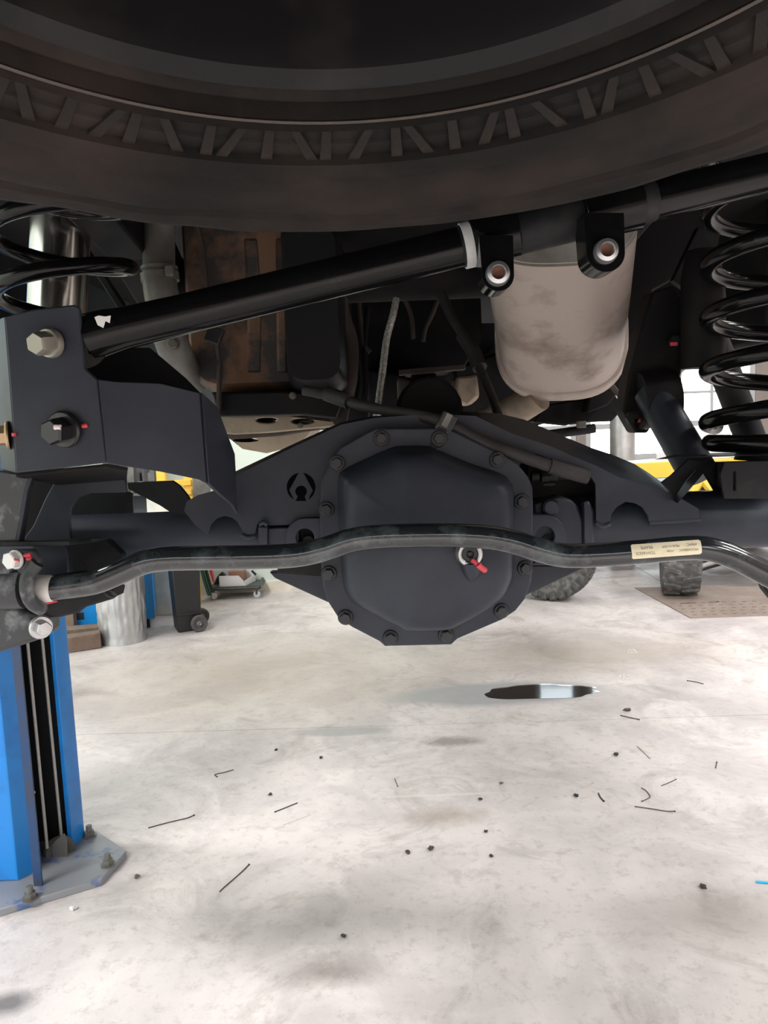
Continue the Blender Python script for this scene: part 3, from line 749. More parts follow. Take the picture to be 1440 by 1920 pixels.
obj('weld_bead', tube(bmesh.new(), spline([PY(454, 1003, 1.162), PY(465, 1008, 1.160), PY(478, 1005, 1.162)]), 0.0035, 8), 'satin_black', ax)
obj('weld_bead', tube(bmesh.new(), spline([PY(1217, 980, 1.164), PY(1260, 978, 1.164), PY(1313, 974, 1.164)]), 0.0035, 8), 'satin_black', ax)
obj('weld_bead', tube(bmesh.new(), spline([PY(1118, 980, 1.162), PY(1130, 987, 1.160), PY(1144, 982, 1.162)]), 0.0035, 8), 'satin_black', ax)
# lower triangular wings of the housing guard
plate('lower_wing', [(505, 1073), (600, 1070), (640, 1074), (640, 1140), (609, 1127), (515, 1084)], 1.195, 0.02, 'satin_black', ax, bevel=0.002)
plate('lower_wing', [(990, 1060), (1108, 1060), (1094, 1066), (996, 1112), (960, 1130), (960, 1060)], 1.195, 0.02, 'satin_black', ax, bevel=0.002)
# ---- cover
cvr = plate('cover', FL, 1.130, 0.012, 'satin_black', ax, bevel=0.0025)
DM = [(634, 960), (634, 900), (644, 881), (690, 858), (732, 840), (750, 836), (800, 836), (818, 842), (880, 868), (940, 888), (958, 905), (964, 925), (964, 980), (963, 1068), (956, 1096), (940, 1122), (900, 1150), (858, 1172), (835, 1180), (765, 1180), (745, 1174),
      (700, 1152), (662, 1130), (648, 1110), (642, 1085), (637, 1020)]
dm = spline([Vector((x, y, 0)) for x, y in DM + DM[:1]], 4)[:-1]
cw = PY(803, 1005, 1.13)
rings = []
for s, d in ((1.02, -0.004), (1.0, 0.0), (0.985, 0.006), (0.96, 0.022), (0.93, 0.034), (0.895, 0.042), (0.85, 0.0475), (0.78, 0.051), (0.6, 0.0545), (0.4, 0.057), (0.2, 0.058), (0.05, 0.058)):
    rg = []
    for v in dm:
        w = PY(v.x, v.y, 1.13)
        x, z = cw.x + (w.x - cw.x) * s, cw.z + (w.z - cw.z) * s
        e = 0.009 * math.exp(-((x - cw.x + 0.03) / 0.055) ** 2) * min(1, d / 0.04) * (1 if z < cw.z + 0.06 else 0.75)
        e += 0.007 * math.exp(-((x - cw.x - 0.066) / 0.035) ** 2 - ((z - cw.z + 0.06) / 0.045) ** 2) * min(1, d / 0.045)
        rg.append((x, 1.13 - d - max(e, 0), z))
    rings.append(rg)
obj('dome', loft(bmesh.new(), rings), 'satin_black', cvr, smooth=60)
cb = bolt_mesh('cover_bolt', 'bolt_dark', 0.0118, 0.0086, 0.0075, 0.004)
for i, (x, y) in enumerate(((612, 955), (617, 1075), (648, 1157), (732, 1195), (836, 1190), (940, 1145), (984, 1065), (978, 940), (932, 862), (823, 822), (715, 822), (632, 868))):
    inst('cover_bolt', cb, PY(x, y, 1.130), cvr, Matrix.Rotation(i * 1.3, 3, 'Y'))
pc = PY(882, 1040, 1.050)
obj('plug_boss', lathe(bmesh.new(), [(0.0, 0.012), (0.0115, 0.012), (0.0115, 0.002), (0.0135, 0.0), (0.0165, 0.0), (0.0178, 0.003), (0.020, 0.03), (0, 0.03)], axis_m(pc, (0, 1, 0)), 32), 'zinc', cvr)
pm = lathe(bmesh.new(), [(0.0, 0.009), (0.005, 0.009), (0.0056, 0.004), (0.0105, 0.004), (0.0116, 0.006), (0.0116, 0.012), (0.0, 0.012)], axis_m(pc, (0, 1, 0)), 24)
obj('fill_plug', pm, 'bolt_dark', cvr)
obj('plug_square', box(bmesh.new(), pc + Vector((0, 0.0075, 0)), (0.0062, 0.004, 0.0062)), 'bolt_dark', cvr, bevel=0.0008)
obj('boss_neck', tube(bmesh.new(), [PY(883, 1050, 1.062), PY(884, 1070, 1.066), PY(885, 1092, 1.078)], [0.0165, 0.013, 0.005], 20), 'satin_black', cvr)
obj('paint_mark', tube(bmesh.new(), [PY(886, 1051, 1.052), PY(895, 1057, 1.047)], [0.0038, 0.003], 8), 'red_marker', cvr)
obj('paint_mark', tube(bmesh.new(), spline([PY(896, 1058, 1.049), PY(902, 1064, 1.052), PY(909, 1069, 1.060)]), 0.0042, 8), 'red_marker', cvr)
# ---- brake line fittings above the housing on the right
for x, y, r, l in ((1003, 893, 0.008, 0.012), (1021, 893, 0.011, 0.012), (1037, 891, 0.010, 0.014), (1056, 891, 0.007, 0.016)):
    q = PY(x, y, 1.19)
    obj('line_fitting', lathe(bmesh.new(), [(0, -l / 2), (r, -l / 2), (r, l / 2), (0, l / 2)], axis_m(q, (1, 0, 0)), 6 if r > 0.009 else 14), 'dusty_black', ax, bevel=0.0008)
obj('bleeder', tube(bmesh.new(), [PY(1018, 908, 1.185), PY(1040, 907, 1.185)], 0.004, 10), 'dusty_black', ax)
# ---- spring perch on the right
ribbon('spring_perch', [(1225, 862), (1300, 858), (1460, 853)], 1.115, [(1265, 852), (1320, 850), (1460, 846)], 1.30, 0.007, 'scratched_black', ax)
plate('perch_web', [(1358, 866), (1470, 862), (1470, 935), (1358, 935), (1350, 890)], 1.150, 0.006, 'dusty_black', ax, holes=[[(1375, 884), (1380, 884), (1380, 920), (1375, 920)]])
obj('perch_back', poly(bmesh.new(), [[PY(x, y, 1.235) for x, y in ((1345, 866), (1470, 862), (1470, 935), (1345, 935))]], (0, 0.006, 0)), 'under_black', ax)
ribbon('perch_gusset', [(1270, 944), (1300, 910), (1322, 884), (1345, 868)], 1.120, [(1258, 936), (1284, 905), (1306, 880), (1335, 862)], 1.20, 0.006, 'satin_black', ax)
plate('perch_gusset', [(1240, 905), (1258, 892), (1290, 862), (1335, 862), (1306, 880), (1284, 905), (1262, 938), (1255, 920)], 1.16, 0.006, 'dusty_black', ax)
plate('perch_gusset', [(1318, 884), (1345, 868), (1358, 868), (1358, 925), (1342, 925)], 1.24, 0.006, 'under_black', ax)

# ================================================================== bracket at the left end of the axle
def sheet(name, pts, t, m, parent, bevel=0.001):
    bm = bmesh.new()
    vs = [bm.verts.new(PY(*p)) for p in pts]
    e = [bm.edges.new((vs[i], vs[(i + 1) % len(vs)])) for i in range(len(vs))]
    bmesh.ops.triangle_fill(bm, use_beauty=True, edges=e)
    bmesh.ops.recalc_face_normals(bm, faces=bm.faces)
    bmesh.ops.solidify(bm, geom=bm.faces[:], thickness=t)
    return obj(name, bm, m, parent, bevel=bevel)
bk = thing('track_bar_bracket', 'black folded steel bracket holding the slanting bar at the left', 'bracket', PY(100, 760, 1.0))
plate('face_plate', [(8, 594), (60, 580), (138, 571), (150, 578), (154, 640), (160, 692), (184, 712), (192, 790), (200, 868), (100, 880), (30, 887), (18, 720)], 0.970, 0.006, 'satin_black', bk, bevel=0.002)
sheet('side_flange', [(8, 594, .972), (18, 720, .972), (30, 887, .972), (2, 880, 1.02), (-12, 700, 1.06), (-6, 600, 1.06)], 0.006, 'satin_black', bk)
sheet('wing', [(184, 712, .972), (215, 716, .98), (300, 719, 1.0), (372, 737, 1.02), (384, 906, 1.02), (372, 899, 1.015), (300, 884, 1.0), (240, 875, .985), (200, 868, .972)], 0.006, 'satin_black', bk)
sheet('wing_fold', [(372, 737, 1.02), (400, 762, 1.05), (418, 810, 1.08), (434, 850, 1.10), (441, 963, 1.15), (430, 945, 1.13), (405, 925, 1.06), (384, 906, 1.02)], 0.006, 'satin_black', bk)
plate('inner_plate', [(150, 650), (280, 652), (346, 708), (380, 742), (300, 760), (150, 760)], 1.10, 0.006, 'under_black', bk)
sheet('underside', [(30, 887, .974), (198, 869, .974), (240, 876, .988), (238, 893, 1.085), (110, 903, 1.085), (62, 890, 1.085)], 0.005, 'under_black', bk)
plate('post', [(-40, 880), (25, 889), (58, 885), (46, 918), (30, 1014), (-40, 1016)], 0.995, 0.006, 'scratched_black', bk)
sheet('post_edge', [(58, 885, .995), (46, 918, .995), (30, 1014, .995), (40, 1014, 1.03), (53, 918, 1.03), (65, 886, 1.03)], 0.004, 'satin_black', bk)
plate('arch_plate', [(100, 906), (236, 893), (238, 923), (168, 925), (147, 934), (134, 953), (131, 975), (135, 1016), (40, 1016), (62, 985), (84, 935)], 1.085, 0.006, 'satin_black', bk, bevel=0.002)
sheet('shelf', [(-40, 1017, .99), (130, 1014, .99), (172, 1008, 1.10), (-40, 1012, 1.10)], 0.006, 'dusty_black', bk)
plate('inner_plate', [(-40, 880), (125, 890), (125, 1020), (-40, 1020)], 1.13, 0.006, 'under_black', bk)
plate('arch_backing', [(110, 912), (215, 915), (248, 925), (250, 975), (125, 1012)], 1.30, 0.006, 'dusty_black', bk)  # dark plate closing the arch opening from behind
plate('lower_cheek', [(60, 1018), (120, 1016), (127, 1040), (128, 1080), (90, 1090), (60, 1085)], 1.08, 0.02, 'satin_black', bk, bevel=0.003)
plate('lower_cheek', [(125, 1016), (200, 1012), (230, 1040), (225, 1085), (128, 1085)], 1.12, 0.02, 'dusty_black', bk, bevel=0.003)
big = bolt_mesh('clamp_bolt', 'bolt_olive', 0.0255, 0.020, 0.030, 0.012, spin=0.5)
tiltl = Matrix.Rotation(-0.30, 3, 'Z') @ Matrix.Rotation(0.12, 3, 'X')
inst('clamp_bolt', big, PY(97, 643, 0.970), bk, tiltl, 0.72)
mid = bolt_mesh('flange_bolt', 'bolt_black', 0.0235, 0.0165, 0.022, 0.006, spin=0.3)
inst('flange_bolt', mid, PY(122, 805, 0.970), bk, tiltl)
obj('paint_mark', tube(bmesh.new(), [PY(102, 801, 0.9405), PY(114, 801, 0.9405)], 0.0032, 8), 'white_marker', bk)
obj('paint_mark', tube(bmesh.new(), [PY(154, 799, 0.969), PY(164, 797, 0.969)], 0.0030, 8), 'red_marker', bk)
obj('paint_mark', tube(bmesh.new(), [PY(26, 812, 0.969), PY(27, 818, 0.969)], 0.0030, 8), 'red_marker', bk)
side = bolt_mesh('side_bolt', 'bolt_bronze', 0.018, 0.013, 0.020, 0.004)
inst('side_bolt', side, PY(18, 816, 0.985), bk, Matrix.Rotation(-1.25, 3, 'Z'))

# ================================================================== anti-roll bar mount below the bracket
lm = thing('sway_bar_mount', 'black cast mount with white bushing clamping the bar end at the left edge', 'bracket', PY(60, 1120, 1.02))
bm = bmesh.new()
a = PY(-60, 1107, 0.985); b = PY(46, 1103, 0.985)
tube(bm, [a, b], 0.026, 28)
obj('saddle', bm, 'scratched_black', lm)
plate('strap_plate', [(-60, 1050), (0, 1050), (16, 1031), (62, 1031), (74, 1052), (73, 1064), (60, 1076), (58, 1110), (-60, 1110)], 0.972, 0.012, 'scratched_black', lm, holes=[circ(27, 1077, 7, 14)], bevel=0.003)
obj('strap_lip', tube(bmesh.new(), spline([PY(70, 1056, 0.968), PY(58, 1072, 0.966), PY(50, 1092, 0.962), PY(52, 1115, 0.965), PY(62, 1132, 0.975), PY(78, 1142, 0.99)]), 0.009, 12), 'scratched_black', lm)
obj('bushing', tube(bmesh.new(), [PY(64, 1106, 1.0), PY(70, 1105, 1.0), PY(95, 1103, 1.0), PY(103, 1102, 1.0)], [0.0165, 0.0185, 0.0178, 0.0150], 28), 'white_bushing', lm)
zb = bolt_mesh('zinc_bolt', 'white_paint', 0.0125, 0.0115, 0.010, 0.003)
inst('zinc_bolt', zb, PY(30, 1049, 0.972), lm, Matrix.Rotation(-0.35, 3, 'Z'))
zb2 = bolt_mesh('zinc_bolt', 'zinc', 0.0155, 0.0105, 0.012, 0.004)
inst('zinc_bolt', zb2, PY(76, 1176, 1.0), lm, Matrix.Rotation(0.75, 3, 'Z'))
plate('foot', [(36, 1138), (48, 1158), (75, 1160), (112, 1158), (146, 1150), (160, 1139), (214, 1123), (222, 1106), (228, 1086), (214, 1076), (150, 1072), (100, 1080), (36, 1090)], 1.045, 0.016, 'dusty_black', lm, bevel=0.004)
plate('lower_arm', [(-60, 1130), (36, 1138), (48, 1156), (86, 1160), (86, 1196), (40, 1211), (0, 1224), (-60, 1226)], 1.03, 0.05, 'scratched_black', lm, bevel=0.006)
nb = bolt_mesh('mount_nut', 'dusty_black', 0.0145, 0.0105, 0.014, 0.004)
inst('mount_nut', nb, PY(210, 1101, 1.046), lm, Matrix.Rotation(0.9, 3, 'Z'))
for pp in ([(45, 1042), (58, 1040)], [(50, 1047), (60, 1048)]):
    obj('paint_mark', tube(bmesh.new(), [PY(x, y, 0.971) for x, y in pp], 0.0026, 8), 'red_marker', lm)
obj('paint_mark', tube(bmesh.new(), [PY(86, 1131, 1.044), PY(107, 1126, 1.044)], 0.0022, 8), 'red_marker', lm)
obj('paint_mark', tube(bmesh.new(), [PY(58, 1181, 1.028), PY(66, 1178, 1.028)], 0.0020, 8), 'red_marker', lm)
obj('paint_mark', tube(bmesh.new(), [PY(27, 1049, 0.957), PY(36, 1051, 0.957)], 0.0016, 8), 'red_marker', lm)

# ================================================================== anti-roll bar across the front of the axle
sb = thing('sway_bar', 'glossy black bent steel bar crossing in front of the round cover', 'anti-roll bar', PY(720, 1005, 1.0))
SBP = [(84, 1105), (130, 1100), (180, 1091), (225, 1073), (265, 1056), (310, 1048), (400, 1046), (500, 1044), (560, 1040), (610, 1029), (655, 1014), (700, 1007), (780, 1004), (860, 1004), (920, 1008), (965, 1017), (1010, 1031), (1055, 1041), (1110, 1041), (1200, 1035), (1280, 1028), (1325, 1029), (1372, 1043), (1430, 1072), (1500, 1110)]
bar = spline([PY(x, y, 1.0) for x, y in SBP], 7)
RB = 0.0160
obj('bar', tube(bmesh.new(), bar, RB, 32), 'bar_black', sb)
rm = thing('sway_bar_mount', 'black cast mount at the right edge, bolted under the bar end', 'bracket', PY(1500, 1110, 1.0))
obj('saddle', tube(bmesh.new(), [PY(1470, 1094, 1.0), PY(1530, 1124, 1.0)], 0.026, 24), 'scratched_black', rm)
obj('bushing', tube(bmesh.new(), [PY(1458, 1088, 1.0), PY(1474, 1096, 1.0)], 0.019, 24), 'white_bushing', rm)
plate('foot', [(1424, 1076), (1445, 1066), (1540, 1060), (1540, 1160), (1470, 1150), (1436, 1108)], 1.04, 0.02, 'dusty_black', rm, bevel=0.003)
obj('mount_bolt', lathe(bmesh.new(), [(0, 0), (0.012, 0), (0.012, 0.004), (0.009, 0.005), (0.009, 0.012), (0, 0.012)], axis_m(PY(1436, 1083, 1.04), (-0.3, -1, 0)), 18), 'dirty_alloy', rm)
# paper sticker wrapped on the bar, print upside down
s0, s1 = PY(1177, 1036.5, 1.0), PY(1306, 1027, 1.0)
sx = (s1 - s0).normalized(); sl = (s1 - s0).length
nup = sx.cross(Vector((0, 1, 0))).normalized()
if nup.z < 0: nup = -nup
def onbar(u, v, r):           # u along the bar in metres, v height on the label in metres (0 = lower edge)
    a = math.radians(-20) + v / RB
    return s0 + sx * u + (nup * math.sin(a) - Vector((0, 1, 0)) * math.cos(a)) * r
LH = RB * math.radians(68)
bm = bmesh.new()
nu, nv = 60, 16
gr = [[bm.verts.new(onbar(min(max(sl * i / nu, 0.0), sl), LH * j / nv, RB + 0.0010)) for j in range(nv + 1)] for i in range(nu + 1)]
for i in range(nu):
    for j in range(nv):
        if (i in (0, nu - 1)) and j in (0, nv - 1): continue
        bm.faces.new((gr[i][j], gr[i + 1][j], gr[i + 1][j + 1], gr[i][j + 1]))
stk = obj('sticker', bm, 'sticker_cream', sb)
stk['label'] = 'cream paper sticker with upside-down print'
def text_mesh(s, size, align='LEFT'):
    c = bpy.data.curves.new('print', 'FONT'); c.body = s; c.size = size; c.align_x = align
    o = bpy.data.objects.new('print', c); COL.objects.link(o)
    bpy.context.view_layer.update()
    me = bpy.data.meshes.new_from_object(o.evaluated_get(bpy.context.evaluated_depsgraph_get()))
    bpy.data.objects.remove(o); bpy.data.curves.remove(c)
    return me
def print_on(s, u, v, size):
    me = text_mesh(s, size)
    for q in me.vertices: q.co = onbar(sl - (u + q.co.x), LH - (v + q.co.y), RB + 0.0012)
    bm = bmesh.new(); bm.from_mesh(me); bpy.data.meshes.remove(me)
    bmesh.ops.recalc_face_normals(bm, faces=bm.faces)
    obj('printed_text', bm, 'sticker_ink', stk, smooth=0)
print_on('MOO4984AC', sl * 0.05, LH * 0.56, 0.0044)
print_on('4984C', sl * 0.06, LH * 0.22, 0.0050)
print_on('4T/08', sl * 0.40, LH * 0.56, 0.0037)
print_on('Made in USA', sl * 0.31, LH * 0.26, 0.0043)
print_on('TOWARDS', sl * 0.66, LH * 0.56, 0.0052)
print_on('FRAME', sl * 0.69, LH * 0.20, 0.0054)

# ================================================================== track bar
tb = thing('track_bar', 'thick black tube slanting up from the left bracket to the right', 'suspension bar', PY(600, 527, 1.0))
TBL = [(170, 632, 1.0), (205, 622, 1.0), (235, 615, 1.0), (333, 592, 1.0), (600, 527, 1.005), (865, 463, 1.015)]
obj('tube', tube(bmesh.new(), [PY(*p) for p in TBL], [0.030, 0.0285, 0.0262, 0.025, 0.025, 0.025], 36), 'gloss_black', tb)
obj('eye', tube(bmesh.new(), [PY(150, 640, 0.982), PY(150, 640, 1.06)], 0.034, 28), 'gloss_black', tb)
obj('shoulder', tube(bmesh.new(), spline([PY(168, 660, 1.0), PY(190, 645, 0.99), PY(215, 628, 0.985), PY(250, 614, 0.985)]), [0.010, 0.013, 0.012, 0.011, 0.010, 0.010, 0.010, 0.010, 0.010, 0.010, 0.010, 0.010, 0.010, 0.010, 0.010, 0.008, 0.006, 0.004, 0.002][:19], 10), 'gloss_black', tb)
sheet('paper_scrap', [(178, 595, .972), (186, 592, .97), (198, 594, .969), (208, 592, .968), (206, 606, .968), (198, 602, .968), (194, 615, .968), (184, 610, .969)], 0.001, 'white_paint', tb, bevel=0)
obj('adjuster_sleeve', tube(bmesh.new(), [PY(862, 463, 1.015), PY(878, 459, 1.015), PY(882, 458, 1.015), PY(1205, 380, 1.03), PY(1225, 376, 1.03)], [0.026, 0.026, 0.0275, 0.0275, 0.0255], 36), 'dusty_black', tb)
obj('tube', tube(bmesh.new(), [PY(1215, 378, 1.03), PY(1480, 315, 1.05)], 0.0255, 36), 'gloss_black', tb)
obj('sleeve_collar', tube(bmesh.new(), [PY(867, 462, 1.015), PY(884, 458, 1.015)], 0.0285, 32), 'frame_grey', tb)
def clamp(xa, ya, xb, yb, ex, ey, er, rot):
    a, b = PY(xa, ya, 1.02), PY(xb, yb, 1.02)
    c = obj('clamp', tube(bmesh.new(), [a, b], 0.0315, 32), 'gloss_black', tb, bevel=0.002)
    lp = [(ex - er - 6, ey - 75), (ex + er - 2, ey - 75)] + circ(ex, ey, er, 18, 0, PI)
    bm = bmesh.new(); poly(bm, [[PY(x, y, 0.965) for x, y in lp]], (0, 0.045, 0))
    obj('ear', bm, 'gloss_black', c, bevel=0.004, segs=3)
    q = PY(ex - 1, ey - 2, 0.965)
    obj('clamp_nut', lathe(bmesh.new(), [(0.0075, 0.004), (0.0075, -0.010), (0.009, -0.012), (0.0135, -0.010), (0.0150, -0.003), (0.0150, 0.004)], axis_m(q, (0.04, 1, -.05)), 28, close=True), 'zinc', c)
    obj('bolt_end', lathe(bmesh.new(), [(0, -0.004), (0.0074, -0.004), (0.0074, 0.004), (0, 0.004)], axis_m(q, (0.04, 1, -.05)), 18), 'rust_hole', c)
clamp(885, 457, 968, 437, 934, 516, 30, 0)
clamp(1090, 408, 1198, 382, 1136, 474, 36, 0)

# ================================================================== hoses over the axle
bh = thing('breather_hose', 'dusty black rubber hose lying across the top of the axle', 'hose', PY(830, 790, 1.15))
HP = [(570, 732, 1.30), (620, 742, 1.28), (650, 752, 1.26), (700, 765, 1.22), (770, 777, 1.18), (822, 788, 1.15), (860, 806, 1.145), (910, 832, 1.142), (970, 853, 1.140), (1020, 870, 1.142), (1060, 882, 1.145), (1098, 893, 1.150)]
hc = spline([PY(*p) for p in HP], 6)
obj('hose', tube(bmesh.new(), hc, [0.008 + 0.0016 * i / len(hc) + (0.0005 if i % 3 == 0 else 0) for i in range(len(hc))], 16), 'hose', bh)
obj('hose_sleeve', tube(bmesh.new(), spline([PY(1030, 873.5, 1.142), PY(1060, 882.5, 1.145), PY(1090, 891, 1.149), PY(1102, 894, 1.150)]), 0.0112, 16), 'hose', bh)
obj('hose_clip', box(bmesh.new(), PY(836, 793, 1.140), (0.024, 0.022, 0.030), Matrix.Rotation(0.5, 3, 'Y')), 'bolt_dark', bh, bevel=0.002)
obj('clip_band', box(bmesh.new(), PY(838, 788, 1.1285), (0.009, 0.002, 0.020), Matrix.Rotation(0.5, 3, 'Y')), 'dirty_alloy', bh)
obj('clip_tab', poly(bmesh.new(), [[PY(x, y, 1.128) for x, y in ((822, 800), (838, 806), (830, 838), (812, 842), (806, 832))]], (0, 0.004, 0)), 'dusty_black', bh, bevel=0.001)
obj('hose_joint', tube(bmesh.new(), [PY(612, 738, 1.283), PY(655, 753, 1.258)], 0.0125, 16), 'hose', bh)
br = thing('braided_hose', 'bright braided steel brake hose hanging vertically above the axle', 'hose', PY(722, 660, 1.35))
bc = spline([PY(743, 560, 1.42), PY(737, 590, 1.41), PY(725, 635, 1.40), PY(718, 690, 1.38), PY(711, 745, 1.36), PY(707, 785, 1.34)], 6)
obj('braid', tube(bmesh.new(), bc, [0.0062 + (0.0004 if i % 2 else 0) for i in range(len(bc))], 14), 'braid', br)
obj('hose_end', tube(bmesh.new(), [PY(708, 776, 1.338), PY(706, 790, 1.335)], 0.0085, 6), 'zinc', br)
vh = thing('vent_tube', 'black rubber tube running down beside the muffler to the axle', 'hose', PY(890, 660, 1.5))
obj('tube', tube(bmesh.new(), spline([PY(825, 545, 1.6), PY(845, 590, 1.58), PY(870, 630, 1.55), PY(890, 665, 1.52)]), 0.010, 14), 'hose', vh)
obj('sleeve', tube(bmesh.new(), spline([PY(868, 628, 1.552), PY(885, 655, 1.53), PY(900, 690, 1.50)]), 0.0145, 14), 'hose', vh)
obj('tube', tube(bmesh.new(), spline([PY(897, 685, 1.50), PY(912, 720, 1.46), PY(926, 755, 1.42), PY(936, 785, 1.38)]), 0.0085, 14), 'hose', vh)

# ================================================================== coil springs and shock absorbers
def helix(c, r, wr, z0, z1, pitch, a0, m, parent):
    n = int((z1 - z0) / pitch * 40)
    pts = []
    for k in range(n + 1):
        t = k / n
        a = a0 + 2 * PI * (z1 - z0) * t / pitch
        pts.append((c[0] + r * math.cos(a), c[1] + r * math.sin(a), z0 + (z1 - z0) * t))
    return obj('coil', tube(bmesh.new(), pts, wr, 18), m, parent)
cl = PY(120, 500, 1.14)
s1_ = thing('coil_spring', 'black coil spring at the upper left, above the bracket', 'coil spring', cl, 'rear coil springs')
zr = PY(240, 500, 1.14).z
pitch = 105 * 1.14 / FPX
helix(cl, 0.092, 0.0115, zr - 1.5 * pitch, zr + 3 * pitch, pitch, PI, 'gloss_black', s1_)
cr = PY(1452, 600, 1.21)
s2_ = thing('coil_spring', 'black coil spring at the right edge standing on the axle perch', 'coil spring', cr, 'rear coil springs')
zl = PY(1325, 588, 1.21).z
pitch = 97 * 1.21 / FPX
helix(cr, 0.095, 0.0135, zl - 2.15 * pitch, zl + 3.3 * pitch, pitch, PI - 2.15 * 2 * PI, 'gloss_black', s2_)
obj('end_coil', tube(bmesh.new(), [(cr.x + 0.090 * math.cos(a), cr.y + 0.090 * math.sin(a), PY(1440, 832, 1.12).z + 0.0) for a in [PI * 0.9 + k * 0.2 for k in range(24)]], 0.0135, 16), 'gloss_black', s2_)
obj('bump_stop', tube(bmesh.new(), [(cr.x, cr.y, PY(1452, 860, 1.21).z), (cr.x, cr.y, PY(1452, 815, 1.21).z)], [0.055, 0.045], 24), 'dusty_black', s2_)
sh = thing('shock_absorber', 'silver shock absorber body behind the left coil spring', 'shock absorber', PY(108, 500, 1.32))
obj('body', tube(bmesh.new(), [PY(118, 330, 1.32), PY(104, 640, 1.32)], 0.047, 36), 'shock_silver', sh)
br2 = thing('frame_brace', 'dark flat brace slanting behind the left coil spring', 'brace', PY(180, 490, 1.45))
pa, pb = PY(118, 405, 1.45), PY(245, 600, 1.45)
obj('bar', box(bmesh.new(), (pa + pb) / 2, (0.026, 0.012, (pb - pa).length), (pb - pa).to_track_quat('Z', 'Y').to_matrix()), 'dusty_black', br2, bevel=0.002)
s3_ = thing('shock_absorber', 'dark shock absorber slanting inside the right coil spring', 'shock absorber', PY(1370, 720, 1.33))
obj('body', tube(bmesh.new(), [PY(1322, 600, 1.36), PY(1372, 730, 1.36), PY(1412, 835, 1.36)], 0.0255, 28), 'dusty_black', s3_)

# ================================================================== frame hangers and links at the right
fb = thing('frame_bracket', 'dark frame bracket hanging between the muffler and the right coil spring', 'bracket', PY(1230, 620, 1.4))
plate('hanger_plate', [(1200, 380), (1335, 380), (1320, 450), (1262, 525), (1225, 545), (1190, 700), (1140, 760), (1100, 775), (1110, 720), (1160, 640)], 1.62, 0.10, 'under_black', fb, bevel=0.004)
plate('hanger_plate', [(1222, 548), (1262, 535), (1282, 560), (1285, 640), (1278, 700), (1262, 740), (1235, 770), (1215, 812), (1192, 812), (1168, 770), (1180, 700), (1196, 640)], 1.38, 0.05, 'under_black', fb, bevel=0.004)
plate('hanger_edge', [(1196, 742), (1212, 722), (1217, 745), (1220, 770), (1214, 806), (1206, 802), (1208, 770)], 1.372, 0.008, 'frame_grey', fb, bevel=0.002)
plate('upper_plate', [(1262, 525), (1310, 425), (1350, 440), (1330, 520), (1290, 545)], 1.46, 0.02, 'dusty_black', fb)
obj('hanger_bolt', lathe(bmesh.new(), [(0, 0), (0.010, 0), (0.010, 0.012), (0, 0.012)], axis_m(PY(1262, 640, 1.37), (0, -1, 0)), 6), 'dusty_black', fb)
obj('paint_mark', box(bmesh.new(), PY(1263, 645, 1.355), (0.012, 0.004, 0.006)), 'red_marker', fb)
obj('hanger_bolt', lathe(bmesh.new(), [(0, 0), (0.012, 0), (0.012, 0.012), (0, 0.012)], axis_m(PY(1183, 783, 1.37), (0, -1, 0)), 6), 'dusty_black', fb)
obj('paint_mark', box(bmesh.new(), PY(1195, 789, 1.360), (0.010, 0.004, 0.006)), 'red_marker', fb)
bs = thing('bump_stop', 'dark rubber bump stop cup left of the right coil spring', 'bump stop', PY(1310, 590, 1.32))
obj('cup', tube(bmesh.new(), [PY(1316, 470, 1.34), PY(1316, 520, 1.34), PY(1318, 560, 1.34), PY(1318, 690, 1.34)], [0.026, 0.034, 0.036, 0.036], 28), 'under_black', bs)
obj('cup_rim', tube(bmesh.new(), [PY(1346, 608, 1.33), PY(1352, 650, 1.33)], 0.006, 10), 'frame_grey', bs)
ca = thing('control_arm', 'black square-edged arm slanting down to the axle at the right', 'suspension arm', PY(1265, 815, 1.3))
pa, pb = PY(1222, 735, 1.36), PY(1312, 892, 1.26)
obj('arm', tube(bmesh.new(), [pa, pb], 0.031, 24), 'satin_black', ca)
obj('arm_eye', tube(bmesh.new(), [PY(1198, 752, 1.37), PY(1262, 745, 1.37)], 0.050, 28), 'under_black', ca)
plate('arm_boot', [(1264, 672), (1280, 662), (1310, 672), (1290, 690), (1280, 700), (1278, 735), (1264, 728)], 1.42, 0.03, 'frame_grey', ca, bevel=0.004)
ep = thing('exhaust_hanger', 'dark exhaust hanger rail under the muffler outlet', 'bracket', PY(1090, 785, 1.6))
plate('rail', [(1020, 760), (1100, 745), (1150, 735), (1170, 765), (1148, 790), (1100, 792), (1060, 798), (1000, 792)], 1.66, 0.05, 'under_black', ep, bevel=0.004)
obj('pipe', tube(bmesh.new(), [PY(1030, 815, 1.62), PY(1115, 803, 1.62)], 0.010, 14), 'dusty_black', ep)
obj('clip', box(bmesh.new(), PY(1090, 796, 1.60), (0.018, 0.012, 0.014)), 'dirty_alloy', ep, bevel=0.002)

